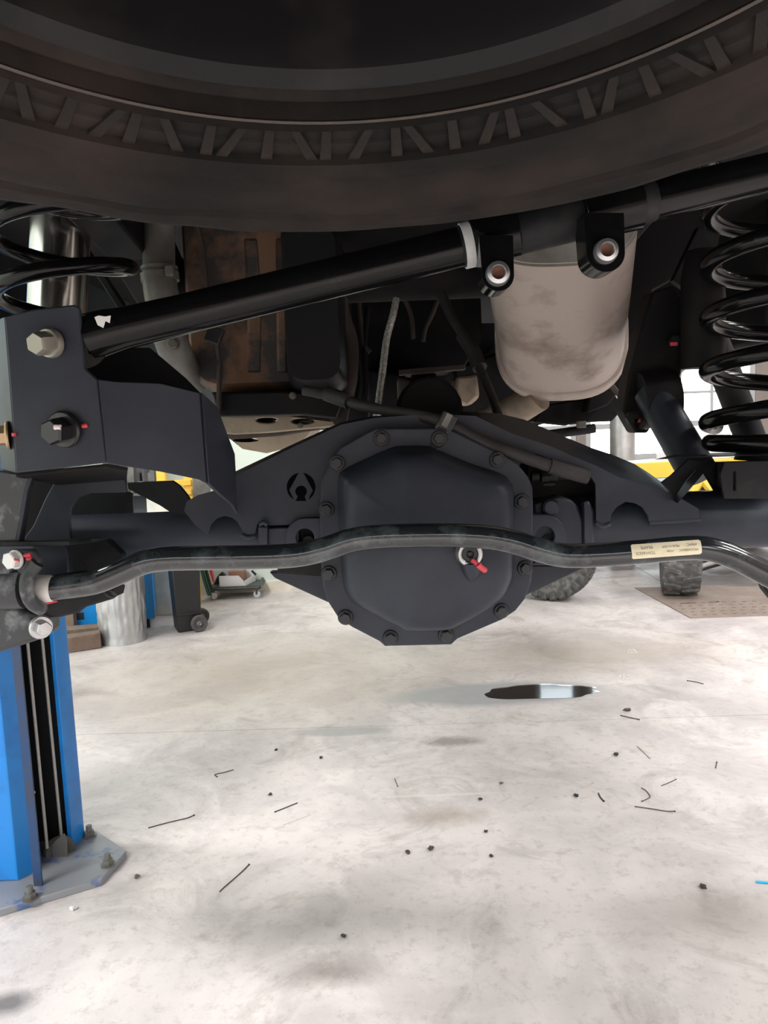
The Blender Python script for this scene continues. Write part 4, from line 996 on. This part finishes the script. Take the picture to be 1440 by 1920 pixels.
# ================================================================== things on the floor along the back
# galvanised can
cc = PG(232, 1200)
tc_ = thing('trash_can', 'dented silver galvanised trash can standing by the blue cabinet', 'trash can', (cc.x, cc.y, 0))
bm = bmesh.new()
R_ = 0.132; Hc = 0.60
nz_, na = 40, 96
rows = []
for j in range(nz_ + 1):
    z = Hc * j / nz_
    row = []
    for k in range(na):
        a = 2 * PI * k / na
        flut = 0.0022 * math.cos(24 * a) * (1 if 0.06 < z < 0.50 else 0.0)
        v = Vector((math.cos(a) * 3.2, math.sin(a) * 3.2, z * 9))
        dent = 0.030 * (abs(noise.noise(v * 0.8)) + 0.5 * abs(noise.noise(v * 1.9)) - 0.35) * 0.55 * math.exp(-((z - 0.22) / 0.15) ** 2) * (1 if math.sin(a) < 0.3 else 0.2)
        r = R_ * (1.0 + 0.05 * z) + flut + dent + (0.004 if abs(z - Hc) < 0.02 or z < 0.02 else 0)
        row.append(bm.verts.new((cc.x + r * math.cos(a), cc.y + r * math.sin(a), z)))
    rows.append(row)
for A, B in zip(rows, rows[1:]):
    for k in range(na): bm.faces.new((A[k], A[(k + 1) % na], B[(k + 1) % na], B[k]))
bm.faces.new(rows[0][::-1])
obj('body', bm, 'galvanised', tc_, smooth=70)
obj('rim', lathe(bmesh.new(), [(R_ * 1.03 + 0.002, Hc), (R_ * 1.03 + 0.009, Hc), (R_ * 1.03 + 0.009, Hc + 0.014), (R_ * 1.03 - 0.002, Hc + 0.014)], Matrix.Translation((cc.x, cc.y, 0)), 48, close=True), 'galvanised', tc_)
# blue cabinet behind it
A_, B_ = PG(110, 1196), PG(292, 1178)
dv = (B_ - A_).normalized(); nv_ = Vector((-dv.y, dv.x, 0)); L_ = (B_ - A_).length
rotc = Matrix.Rotation(math.atan2(dv.y, dv.x), 3, 'Z')
bcab = thing('blue_cabinet', 'bright blue machine cabinet behind the silver trash can', 'cabinet', (A_ + dv * L_ / 2 + nv_ * 0.2))
def cabp(u, v, z): return A_ + dv * u + nv_ * v + Vector((0, 0, z))
bm = box(bmesh.new(), cabp(L_ / 2, 0.2, 0.34), (L_, 0.40, 0.56), rotc)
obj('body', bm, 'cabinet_blue', bcab, bevel=0.008)
obj('skid', box(bmesh.new(), cabp(L_ * 0.28, 0.2, 0.03), (L_ * 0.56, 0.36, 0.06), rotc), 'cabinet_base', bcab, bevel=0.004)
obj('foot', box(bmesh.new(), cabp(L_ - 0.06, 0.06, 0.03), (0.05, 0.05, 0.06), rotc), 'bin_black', bcab)
obj('foot', box(bmesh.new(), cabp(L_ - 0.06, 0.34, 0.03), (0.05, 0.05, 0.06), rotc), 'bin_black', bcab)
obj('vent_slot', box(bmesh.new(), cabp(0.125, -0.001, 0.12), (0.055, 0.004, 0.042), rotc), 'black_and_shade', bcab)
obj('sticker', box(bmesh.new(), cabp(L_ - 0.085, -0.001, 0.36), (0.030, 0.004, 0.04), rotc), 'white_paint', bcab)
obj('door_panel', box(bmesh.new(), cabp(L_ - 0.06, -0.002, 0.20), (0.075, 0.006, 0.18), rotc), 'cabinet_blue', bcab, bevel=0.002)
# cream board leaning between cabinet and black bin
q0, q1 = PG(300, 1156), PG(345, 1154)
q1 = Vector((q1.x, q0.y + 0.08, 0))
brd = thing('leaning_board', 'cream panel board leaning on edge beside the blue cabinet', 'board', (q0 + q1) / 2)
obj('panel', box(bmesh.new(), (q0 + q1) / 2 + Vector((0, 0.03, 0.40)), ((q1 - q0).length + 0.1, 0.025, 0.80), Matrix.Rotation(-0.08, 3, 'X')), 'cream_board', brd, bevel=0.002)
obj('edge_strip', box(bmesh.new(), (q0 + q1) / 2 + Vector((0, -0.006, 0.012)), ((q1 - q0).length + 0.1, 0.012, 0.016)), 'black_and_shade', brd)
# black wheeled box
q = PG(345, 1186)
bb = thing('wheeled_box', 'black wheeled box with grey lid beside the cream board', 'bin', (q.x, q.y + 0.08, 0))
rt = Matrix.Rotation(0.42, 3, 'Z')
bc_ = Vector((q.x + 0.0, q.y + 0.09, 0))
def bp_(u, v, z): return bc_ + rt @ Vector((u, v, 0)) + Vector((0, 0, z))
bm = bmesh.new()
tp = [bp_(x, y, 0.42) for x, y in ((-0.085, -0.085), (0.085, -0.085), (0.085, 0.085), (-0.085, 0.085))]
bt = [bp_(x, y, 0.0) for x, y in ((-0.070, -0.075), (0.070, -0.075), (0.070, 0.075), (-0.070, 0.075))]
loft(bm, [bt, tp])
obj('body', bm, 'bin_black', bb, bevel=0.008)
obj('lid', box(bmesh.new(), bp_(0, 0, 0.435), (0.19, 0.19, 0.03), rt), 'bin_lid', bb, bevel=0.008)
obj('front_rib', box(bmesh.new(), bp_(-0.0, -0.083, 0.11), (0.14, 0.008, 0.012), rt), 'bin_black', bb, bevel=0.002)
for u, v in ((0.052, -0.108), (0.100, 0.075)):
    w = lathe(bmesh.new(), [(0.0, -0.014), (0.030, -0.014), (0.034, -0.017), (0.046, -0.017), (0.050, -0.012), (0.050, 0.012), (0.046, 0.017), (0.0, 0.017)], axis_m(bp_(u, v, 0.050), rt @ Vector((-0.12, 1, 0))), 32)
    wo = obj('wheel', w, 'wheel_grey', bb)
    obj('hub', lathe(bmesh.new(), [(0.008, -0.0225), (0.016, -0.020), (0.020, -0.014), (0.020, 0.0), (0.0, 0.0), (0.0, -0.0225)], axis_m(bp_(u, v, 0.050), rt @ Vector((-0.12, 1, 0))), 20), 'bin_lid', wo)
    obj('axle_cap', lathe(bmesh.new(), [(0, -0.025), (0.006, -0.025), (0.006, 0), (0, 0)], axis_m(bp_(u, v, 0.050), rt @ Vector((-0.12, 1, 0))), 12), 'zinc', wo)
# welding cart with tray, cables and clamp
q = PG(440, 1124)
wc = thing('shop_cart', 'low black tubular steel cart on casters near the green wall', 'cart', (q.x, 5.36, 0))
cy0, cy1 = q.y + 0.02, q.y + 0.30
x0, x1 = PY(392, 1110, cy0).x, PY(487, 1110, cy0).x
zb_ = 0.075
bm = bmesh.new()
for y in (cy0, cy1): tube(bm, [(x0, y, zb_), (x1, y, zb_)], 0.011, 10)
for x in (x0, (x0 + x1) / 2, x1): tube(bm, [(x, cy0, zb_), (x, cy1, zb_)], 0.010, 10)
obj('frame', bm, 'cart_steel', wc)
obj('deck', boxlh(bmesh.new(), (x0, cy0, zb_ + 0.008), (x1, cy1, zb_ + 0.014)), 'cart_steel', wc)
xm = PY(494, 1090, cy1).x
obj('upright', tube(bmesh.new(), [(xm, cy1, 0.04), (xm, cy1, 0.75)], 0.011, 10), 'cart_steel', wc)
obj('upright', tube(bmesh.new(), [(x1, cy0, zb_), (xm, cy1, 0.10)], 0.011, 10), 'cart_steel', wc)
xh = PY(508, 1080, cy1).x
obj('handle', tube(bmesh.new(), spline([(xm, cy1, 0.09), (xh - 0.02, cy1, 0.10), (xh, cy1, 0.14), (xh + 0.002, cy1, 0.24), (xh, cy1, 0.40)], 5), 0.010, 10), 'cart_steel', wc)
for x, y in ((x1 - 0.02, cy0), (xm, cy1), (x0 + 0.03, cy0), (x0 + 0.03, cy1)):
    obj('caster', lathe(bmesh.new(), [(0, -0.012), (0.010, -0.014), (0.022, -0.012), (0.026, -0.008), (0.026, 0.008), (0.022, 0.012), (0, 0.012)], axis_m((x, y, 0.026), (0.5, 1, 0)), 20), 'frame_grey', wc)
    obj('caster_fork', boxlh(bmesh.new(), (x - 0.008, y - 0.018, 0.030), (x + 0.008, y + 0.018, zb_)), 'cart_steel', wc)
tx0, tx1 = PY(412, 1100, cy0 + 0.02).x, PY(472, 1100, cy0 + 0.02).x
tr = thing('parts_tray', 'white plastic parts tray lying on the black cart', 'tray', ((tx0 + tx1) / 2, cy0 + 0.1, zb_ + 0.014))
zt0 = zb_ + 0.014
bm = bmesh.new()
poly(bm, [[(tx0, cy0 + 0.015, zt0), (tx1 - 0.045, cy0 + 0.015, zt0), (tx1 - 0.055, cy0 + 0.015, zt0 + 0.035), (tx1 - 0.09, cy0 + 0.015, zt0 + 0.075), (tx0, cy0 + 0.015, zt0 + 0.078)]], (0, 0.004, 0))
obj('side', bm, 'tray_white', tr)
bm = bmesh.new()
poly(bm, [[(tx0, cy0 + 0.19, zt0), (tx1, cy0 + 0.19, zt0), (tx1, cy0 + 0.19, zt0 + 0.05), (tx1 - 0.05, cy0 + 0.19, zt0 + 0.075), (tx0, cy0 + 0.19, zt0 + 0.078)]], (0, 0.004, 0))
obj('side', bm, 'tray_white', tr)
bm = bmesh.new()
poly(bm, [[(tx1 - 0.047, cy0 + 0.017, zt0), (tx1 - 0.002, cy0 + 0.19, zt0), (tx1 - 0.002, cy0 + 0.19, zt0 + 0.05), (tx1 - 0.05, cy0 + 0.017, zt0 + 0.035)]], (0.004, 0, 0))
obj('front', bm, 'tray_white', tr)
obj('bottom', boxlh(bmesh.new(), (tx0, cy0 + 0.016, zt0), (tx1 - 0.045, cy0 + 0.19, zt0 + 0.004)), 'tray_white', tr)
cb_ = tag(obj('cardboard_box', boxlh(bmesh.new(), (tx0 + 0.06, cy0 + 0.06, zt0 + 0.005), (tx1 - 0.06, cy0 + 0.17, zt0 + 0.10)), 'cardboard', bevel=0.002), 'brown cardboard piece lying in the white parts tray', 'box')
cgx = PY(392, 1090, cy0).x
cg = thing('cable_coil', 'dark green cables hanging over the end of the black cart', 'cable', (cgx, cy0 - 0.02, 0.2))
for k, off in enumerate((-0.018, 0.0, 0.016)):
    obj('strand', tube(bmesh.new(), spline([(cgx + off, cy0 - 0.02 - 0.006 * k, 0.46), (cgx - 0.03 + off, cy0 - 0.03, 0.30), (cgx - 0.01 + off, cy0 - 0.035, 0.16), (cgx + 0.02 + off, cy0 - 0.04, 0.04)]), 0.010, 8), 'cable_green' if k < 2 else 'bin_black', cg)
obj('plug', tube(bmesh.new(), [(cgx + 0.03, cy0 - 0.045, 0.02), (cgx + 0.035, cy0 - 0.045, 0.06)], 0.014, 12), 'zinc', cg)
q = PY(398, 1085, cy0 - 0.05)
cr_ = thing('battery_clamp', 'red handled clamp hanging with the green cables on the cart', 'clamp', q)
obj('handle', tube(bmesh.new(), [PY(395, 1066, cy0 - 0.06), PY(398, 1078, cy0 - 0.06)], 0.012, 10), 'clamp_red', cr_)
obj('jaw', tube(bmesh.new(), [PY(398, 1078, cy0 - 0.06), PY(401, 1092, cy0 - 0.06)], [0.011, 0.006], 10), 'clamp_red', cr_)
q = PY(418, 1085, cy0 + 0.15)
tag(obj('tool_roll', tube(bmesh.new(), spline([PY(405, 1100, cy0 + 0.12), PY(412, 1084, cy0 + 0.12), PY(420, 1076, cy0 + 0.12)], 4), 0.022, 10), 'bin_black'), 'black bundle standing behind the white tray on the cart', 'bundle')
tag(obj('wall_tool', tube(bmesh.new(), [PY(472, 1070, 5.55), PY(480, 1078, 5.55)], 0.009, 8), 'bin_black'), 'small black tool handle hanging at the green wall', 'tool')
# yellow shop press behind the bracket, seen through the gap
q = PY(345, 915, 5.3)
yp = thing('yellow_press', 'yellow framed shop press by the left wall, glimpsed under the bracket', 'machine', (q.x, 5.3, 0))
for x in (q.x - 0.15, q.x + 0.035):
    obj('upright', boxlh(bmesh.new(), (x - 0.03, 5.28, 0), (x + 0.03, 5.33, 1.15)), 'yellow_paint', yp, bevel=0.003)
for yy in (905, 922, 943):
    z = PY(345, yy, 5.28).z
    obj('cross_beam', boxlh(bmesh.new(), (q.x - 0.18, 5.26, z - 0.02), (q.x + 0.06, 5.30, z + 0.02)), 'yellow_paint', yp, bevel=0.003)
obj('ram_block', poly(bmesh.new(), [[PY(x, y, 5.2) for x, y in ((361, 896), (378, 902), (392, 915), (392, 935), (361, 935))]], (0, 0.06, 0)), 'dirty_alloy', yp, bevel=0.004)
ps = thing('parts_shelf', 'dark cluttered parts shelf by the left wall, glimpsed under the bracket', 'shelf', (PY(275, 950, 5.35).x, 5.35, 0))
sxa, sxb = PY(205, 950, 5.35).x, PY(296, 950, 5.35).x
for z in (0.12, 0.62, PY(270, 925, 5.3).z):
    obj('board', boxlh(bmesh.new(), (sxa, 5.30, z - 0.015), (sxb, 5.48, z)), 'bin_lid', ps)
for x in (sxa + 0.01, sxb - 0.01):
    obj('upright', boxlh(bmesh.new(), (x - 0.015, 5.30, 0), (x + 0.015, 5.48, 1.06)), 'bin_lid', ps)
obj('back_panel', boxlh(bmesh.new(), (sxa, 5.48, 0), (sxb, 5.49, 1.10)), 'bin_lid', ps)
zs_ = PY(270, 925, 5.3).z
for k in range(9):
    x = sxa + 0.03 + (sxb - sxa - 0.06) * k / 8
    obj('part', box(bmesh.new(), (x, 5.36, zs_ + 0.04 + 0.03 * ((k * 5) % 3)), (0.04, 0.06, 0.08 + 0.06 * ((k * 5) % 3)), Matrix.Rotation(0.3 * k, 3, 'Z')), ('dirty_alloy', 'bin_black', 'post_steel', 'wheel_grey')[k % 4], ps, bevel=0.006)
# timber by the column
q = PG(140, 1222)
wl = tag(obj('wood_block', box(bmesh.new(), (q.x + 0.0, q.y + 0.03, 0.045), (0.26, 0.085, 0.09), Matrix.Rotation(0.45, 3, 'Z')), 'wood', bevel=0.006), 'thick weathered wood block lying nearest beside the blue lift column', 'wood block')
tag(obj('wood_block', box(bmesh.new(), (q.x - 0.03, q.y + 0.17, 0.05), (0.22, 0.09, 0.10), Matrix.Rotation(0.25, 3, 'Z')), 'wood', bevel=0.006), 'wood block lying behind another, against the blue cabinet', 'wood block')
tag(obj('wood_post', box(bmesh.new(), (PG(130, 1200).x, q.y + 0.30, 0.40), (0.055, 0.05, 0.80)), 'wood', bevel=0.003), 'upright wooden post behind the blue lift column', 'post')
tag(obj('white_sheet', box(bmesh.new(), (PG(119, 1195).x, q.y + 0.36, 0.45), (0.05, 0.02, 0.9)), 'white_paint', bevel=0.002), 'narrow white board standing behind the wooden post', 'board')

# ================================================================== yellow utility vehicle in the next bay
uv = thing('utility_vehicle', 'yellow utility vehicle on knobbly tires parked in the next bay at the right', 'vehicle', (2.4, 5.9, 0))
def knob_tire(c, ax_, r, w, nb, chev):
    mt = axis_m(c, ax_)
    pr = [(r * 0.55, -w * 0.42), (r * 0.80, -w * 0.5), (r * 0.93, -w * 0.47), (r * 0.965, -w * 0.36), (r * 0.965, w * 0.36), (r * 0.93, w * 0.47), (r * 0.80, w * 0.5), (r * 0.55, w * 0.42)]
    tire = obj('tire', lathe(bmesh.new(), pr, mt, 64, close=True), 'tread_rubber', uv)
    obj('rim', lathe(bmesh.new(), [(0, -w * 0.2), (r * 0.3, -w * 0.22), (r * 0.5, -w * 0.36), (r * 0.58, -w * 0.40), (r * 0.58, w * 0.40), (r * 0.5, w * 0.36), (0, w * 0.2)], mt, 40), 'bin_lid', uv)
    kb = bmesh.new()
    if chev:
        lp = [(-0.016, 0.004), (0.016, 0.018), (0.016, 0.034), (-0.016, 0.018)]
        wd = w * 0.42
        lp = [(0.004, -0.011), (wd, 0.020), (wd + 0.004, 0.042), (wd * 0.5, 0.030), (0.004, 0.012)]
        lists = [(0, 1), (0.5, -1)]
    else:
        lists = None
    if chev:
        for sgn in (1, -1):
            b2 = bmesh.new(); poly(b2, [[(r * 0.955, -y, x * sgn) for x, y in lp]], (r * 0.05, 0, 0))
            me = finish(b2, 'tread_block', 0); me.materials.append(MATS['tread_rubber'])
            for k in range(nb):
                a = 2 * PI * (k + (0.5 if sgn < 0 else 0)) / nb
                o = bpy.data.objects.new('tread_block', me); COL.objects.link(o); o.parent = tire
                o.matrix_local = Matrix.Translation(-WORLD[tire]) @ mt @ Matrix.Rotation(a, 4, 'Z'); WORLD[o] = c
        kb.free()
    else:
        boxlh(kb, (r * 0.955, -PI * r / nb * 0.62, -w * 0.11), (r * 1.0, PI * r / nb * 0.62, w * 0.11))
        me = finish(kb, 'tread_block', 0); me.materials.append(MATS['tread_rubber'])
        for row, off in ((-0.37, 0.5), (-0.12, 0), (0.12, 0.5), (0.37, 0)):
            for k in range(nb):
                a = 2 * PI * (k + off) / nb
                o = bpy.data.objects.new('tread_block', me); COL.objects.link(o); o.parent = tire
                o.matrix_local = Matrix.Translation(-WORLD[tire]) @ mt @ Matrix.Rotation(a, 4, 'Z') @ Matrix.Translation((0 if abs(row) < .3 else -0.006, 0, row * w)); WORLD[o] = c
        kb = bmesh.new()
        poly(kb, [[(r * 0.80, -0.016, w * 0.47), (r * 0.945, -0.020, w * 0.47), (r * 0.945, 0.020, w * 0.47), (r * 0.80, 0.012, w * 0.47)]], (0, 0, w * 0.075))
        me = finish(kb, 'shoulder_block', 0); me.materials.append(MATS['tread_rubber'])
        for k in range(nb):
            o = bpy.data.objects.new('shoulder_block', me); COL.objects.link(o); o.parent = tire
            o.matrix_local = Matrix.Translation(-WORLD[tire]) @ mt @ Matrix.Rotation(2 * PI * k / nb, 4, 'Z'); WORLD[o] = c
    return tire
q = PG(1277, 1116)
knob_tire(Vector((q.x + 0.01, q.y + 0.05, 0.33)), (0.95, -0.31, 0), 0.33, 0.245, 15, True)
q = PG(1050, 1129)
knob_tire(Vector((q.x - 0.02, q.y + 0.12, 0.285)), (-0.50, -0.86, 0.0), 0.285, 0.20, 26, False)
knob_tire(Vector((3.25, 5.75, 0.33)), (1, 0, 0), 0.33, 0.245, 15, True)
knob_tire(Vector((3.25, 7.0, 0.33)), (1, 0, 0), 0.33, 0.245, 15, True)
obj('suspension_arm', tube(bmesh.new(), [PY(1300, 1066, 5.25), PY(1395, 1038, 5.45)], 0.018, 10), 'post_steel', uv)
obj('suspension_arm', tube(bmesh.new(), [PY(1300, 1072, 5.25), PY(1400, 1042, 5.55)], 0.014, 10), 'black_and_shade', uv)
obj('suspension_arm', tube(bmesh.new(), [PY(1300, 1058, 5.35), PY(1375, 1040, 5.6)], 0.016, 10), 'black_and_shade', uv)
sx0, sx1 = PY(1090, 890, 6.0).x, PY(1500, 890, 6.0).x
zs0, zs1 = PY(1230, 896, 6.0).z, PY(1230, 866, 6.0).z
obj('shade_chassis', boxlh(bmesh.new(), (1.35, 5.55, 0.42), (3.4, 7.2, 0.60)), 'bin_black', uv, bevel=0.02)  # hidden vehicle tub, added to shade the floor below it
obj('side_rail', box(bmesh.new(), ((sx0 + sx1) / 2, 6.03, (zs0 + zs1) / 2), (sx1 - sx0, 0.06, zs1 - zs0), Matrix.Rotation(-0.015, 3, 'Y')), 'yellow_paint', uv, bevel=0.006)
obj('side_panel', boxlh(bmesh.new(), (sx1 - 0.75, 6.04, 0.58), (sx1 - 0.05, 6.09, zs0 + 0.02)), 'bin_black', uv)
obj('side_panel', boxlh(bmesh.new(), (sx0 + 0.03, 6.05, 0.58), (sx0 + 0.12, 6.09, zs0 + 0.02)), 'bin_black', uv)
obj('white_trim', box(bmesh.new(), ((sx0 + sx1) / 2, 6.06, zs1 + 0.014), (sx1 - sx0, 0.05, 0.028), Matrix.Rotation(-0.03, 3, 'Y')), 'white_paint', uv, bevel=0.004)
obj('brace', tube(bmesh.new(), [PY(1296, 930, 5.9), PY(1316, 895, 5.95)], 0.035, 8), 'yellow_paint', uv)
obj('brace', tube(bmesh.new(), [PY(1345, 935, 5.9), PY(1312, 895, 5.95)], 0.035, 8), 'yellow_paint', uv)
obj('hood', loft(bmesh.new(), [[PY(x, y, 6.3) for x, y in ((1230, 852), (1300, 800), (1370, 790), (1370, 870), (1230, 870))], [PY(x, y, 6.6) for x, y in ((1230, 850), (1300, 805), (1370, 795), (1370, 860), (1230, 860))]]), 'tray_white', uv, bevel=0.01)

# ================================================================== steel cover in the floor
h0, h1, h2, h3 = PG(1295, 1160), PG(1190, 1103), PG(1470, 1100), PG(1560, 1150)
hd = thing('floor_cover', 'rusty steel pit cover with two slots set in the floor at the right', 'floor cover', (h0 + h2) / 2)
bm = bmesh.new()
def slot(x, y, wx, wy):
    c = PG(x, y); return [(c.x - wx, c.y - wy, 0.001), (c.x + wx, c.y - wy, 0.001), (c.x + wx, c.y + wy, 0.001), (c.x - wx, c.y + wy, 0.001)]
mid_a = h0.lerp(h1, 0.64); mid_b = h3.lerp(h2, 0.64)
def up(v, z=0.001): return Vector((v.x, v.y, z))
for nm, lp, hl in (('plate', [up(h0), up(h3), up(mid_b), up(mid_a)], [slot(1289, 1132, 0.050, 0.018), slot(1338, 1130, 0.032, 0.018)]),
                   ('plate', [up(mid_a.lerp(h1, .02)), up(mid_b.lerp(h2, .02)), up(h2), up(h1)], [])):
    bm = bmesh.new(); poly(bm, [lp, *hl], (0, 0, 0.005)); obj(nm, bm, 'hatch_steel', hd, smooth=0)
bm = bmesh.new(); poly(bm, [[up(h0, 0.0004), up(h3, .0004), up(h2, .0004), up(h1, .0004)]], (0, 0, 0.0005)); obj('pit_shade', bm, 'black_and_shade', hd, smooth=0)  # black sheet painting the dark hollow below the slots
tm = bmesh.new(); boxlh(tm, (-0.011, -0.006, 0), (0.011, 0.006, 0.0022)); tme = finish(tm, 'tread_bump', 0); tme.materials.append(MATS['hatch_bump'])
for i in range(9):
    for j in range(5):
        q = h0.lerp(h3, 0.06 + 0.07 * i + (0.035 if j % 2 else 0)).lerp(mid_a.lerp(mid_b, 0.06 + 0.07 * i), 0.10 + 0.14 * j)
        inst('tread_bump', tme, (q.x, q.y, 0.006), hd)

# ================================================================== shallow puddle
pd = bmesh.new()
c_ = PG(1010, 1297); pts = []
for k in range(48):
    a = 2 * PI * k / 48
    rr = 1 + 0.22 * noise.noise(Vector((math.cos(a) * 2.1, math.sin(a) * 2.1, 3.3)))
    pts.append((c_.x + 0.26 * rr * math.cos(a), c_.y + 0.095 * rr * math.sin(a), 0.0003))
poly(pd, [pts], (0, 0, 0.0008))
tag(obj('puddle', pd, 'water_film', smooth=0), 'shallow shiny puddle on the floor near the expansion joint', 'puddle')

# ================================================================== offcuts and crumbs on the floor
def stick(name, pts, r, m, label, cat):
    P_ = [PG(x, y) + Vector((0, 0, r)) for x, y in pts]
    bm = tube(bmesh.new(), spline(P_, 4) if len(P_) > 2 else P_, r, 7)
    box(bm, P_[-1], (r * 2.6, r * 2.6, r * 1.9), Matrix.Rotation(0.5, 3, 'Z'))
    return tag(obj(name, bm, m), label, cat)
STK = [
    ([(412, 1673), (420, 1665), (452, 1637), (467, 1622)], .0016, 'debris_dark', 'longest dark wire offcut, on the open floor right of the lift base plate'),
    ([(278, 1553), (320, 1542), (350, 1535), (364, 1529)], .0016, 'debris_dark', 'long thin dark wire offcut just right of the blue column foot'),
    ([(438, 1444), (420, 1449), (403, 1453), (407, 1457)], .0015, 'debris_dark', 'short hooked dark wire offcut, third of the row climbing from the column'),
    ([(558, 1506), (536, 1515), (516, 1523)], .0016, 'debris_dark', 'short straight dark wire offcut in the middle left of the floor'),
    ([(1190, 1513), (1225, 1518), (1250, 1522), (1265, 1522)], .0017, 'debris_brown', 'longest brown wire offcut on the right side of the floor'),
    ([(1203, 1478), (1211, 1483), (1219, 1494), (1213, 1499), (1204, 1503)], .0015, 'debris_brown', 'brown wire offcut bent into a hook on the right side of the floor'),
    ([(1122, 1488), (1126, 1496), (1132, 1503)], .0019, 'debris_dark', 'short thick dark wire scrap left of the hooked offcut'),
    ([(1163, 1342), (1180, 1346), (1198, 1350)], .0018, 'debris_dark', 'dark wire offcut lying along the floor joint'),
    ([(1319, 1283), (1303, 1279), (1289, 1277)], .0018, 'debris_dark', 'dark bent wire offcut beyond the floor joint at the right'),
    ([(1195, 1400), (1206, 1410), (1219, 1423)], .0018, 'debris_pale', 'pale splinter pointing down toward the lower right'),
    ([(1240, 1474), (1255, 1468), (1267, 1462)], .0014, 'debris_brown', 'thin brown splinter above the long brown offcut'),
    ([(1092, 1478), (1100, 1474), (1111, 1469)], .0018, 'debris_pale', 'pale wood splinter beside the short dark scrap'),
    ([(1342, 1441), (1344, 1430)], .0018, 'debris_brown', 'tiny upright brown and white splinter far right on the floor'),
    ([(530, 1548), (580, 1529)], .0008, 'debris_pale', 'faint pale thread below the short straight dark offcut'),
    ([(1440, 1657), (1418, 1655), (1450, 1658)], .0030, 'blue_plastic', 'blue plastic strip at the right edge of the floor'),
    ([(740, 1461), (746, 1475)], .0012, 'debris_brown', 'tiny brown sliver in the middle of the floor'),
]
for pts, r, m, lab in STK:
    stick('wire_offcut' if 'wire' in lab else ('plastic_strip' if 'blue' in lab else 'splinter'), pts, r, m, lab, 'strip' if 'blue' in lab else 'offcut')
def crumb(x, y, s, m, label, sx=1.0):
    p = PG(x, y)
    bm = bmesh.new()
    bmesh.ops.create_icosphere(bm, subdivisions=2, radius=s)
    for v in bm.verts:
        n_ = noise.noise(v.co * (1.3 / s) + Vector((x, y, 0)))
        v.co *= 1 + 0.75 * n_
        v.co.x *= sx; v.co.z *= 0.62
    mz = min(v.co.z for v in bm.verts)
    bmesh.ops.translate(bm, vec=(p.x, p.y, -mz), verts=bm.verts)
    nm = 'white_nut' if 'white' in label else ('metal_scrap' if 'grey' in label else 'rubber_crumb')
    return tag(obj(nm, bm, m, smooth=20), label, 'scrap')
for a in [
    (518, 1407, .0060, 'debris_dark', 'dark crumb farthest left, just in front of the floor joint'),
    (602, 1422, .0060, 'debris_dark', 'dark crumb among small damp spots left of centre'),
    (507, 1491, .0060, 'debris_dark', 'dark crumb above the short straight offcut'),
    (901, 1500, .0065, 'debris_dark', 'dark crumb lying on the pale streak in the middle of the floor'),
    (940, 1470, .0055, 'debris_brown', 'small brown crumb just above the pale streak'),
    (765, 1600, .0075, 'debris_dark', 'left crumb of the close pair in the middle of the floor'),
    (808, 1594, .0085, 'debris_dark', 'right, larger crumb of the close pair in the middle of the floor'),
    (911, 1561, .0055, 'debris_dark', 'small curled dark crumb, upper of two right of the pair'),
    (921, 1606, .0055, 'debris_dark', 'small curled dark crumb, lower of two right of the pair'),
    (644, 1758, .0065, 'debris_dark', 'dark crumb nearest to the bottom of the view'),
    (1155, 1417, .0085, 'debris_dark', 'black crumb in front of the floor joint at the right'),
    (1081, 1494, .0080, 'debris_dark', 'dark crumb left of the short thick wire scrap'),
    (1318, 1665, .0080, 'debris_dark', 'dark crumb by itself at the lower right'),
    (1176, 1333, .0090, 'debris_brown', 'elongated brown crumb just beyond the floor joint', 1.9),
    (257, 1646, .0070, 'debris_brown', 'grey-brown pebble right of the lift base plate'),
    (137, 1706, .0085, 'debris_white', 'small white cylinder piece in front of the lift base plate'),
]:
    crumb(*a)
for (x, y, lab) in ((1185, 1222, 'cluster of white flakes on the floor beyond the puddle'), (1172, 1270, 'cluster of white flakes just right of the puddle'), (1074, 1270, 'cluster of white flakes at the far edge of the puddle')):
    c_ = PG(x, y); bm = bmesh.new()
    for k in range(14):
        box(bm, c_ + Vector((random.uniform(-.026, .026), random.uniform(-.03, .03), 0.0015)), (random.uniform(.003, .008), random.uniform(.005, .016), 0.002), Matrix.Rotation(random.uniform(0, 3), 3, 'Z'))
    tag(obj('paint_flakes', bm, 'debris_white', smooth=0), lab, 'flakes', kind='stuff')
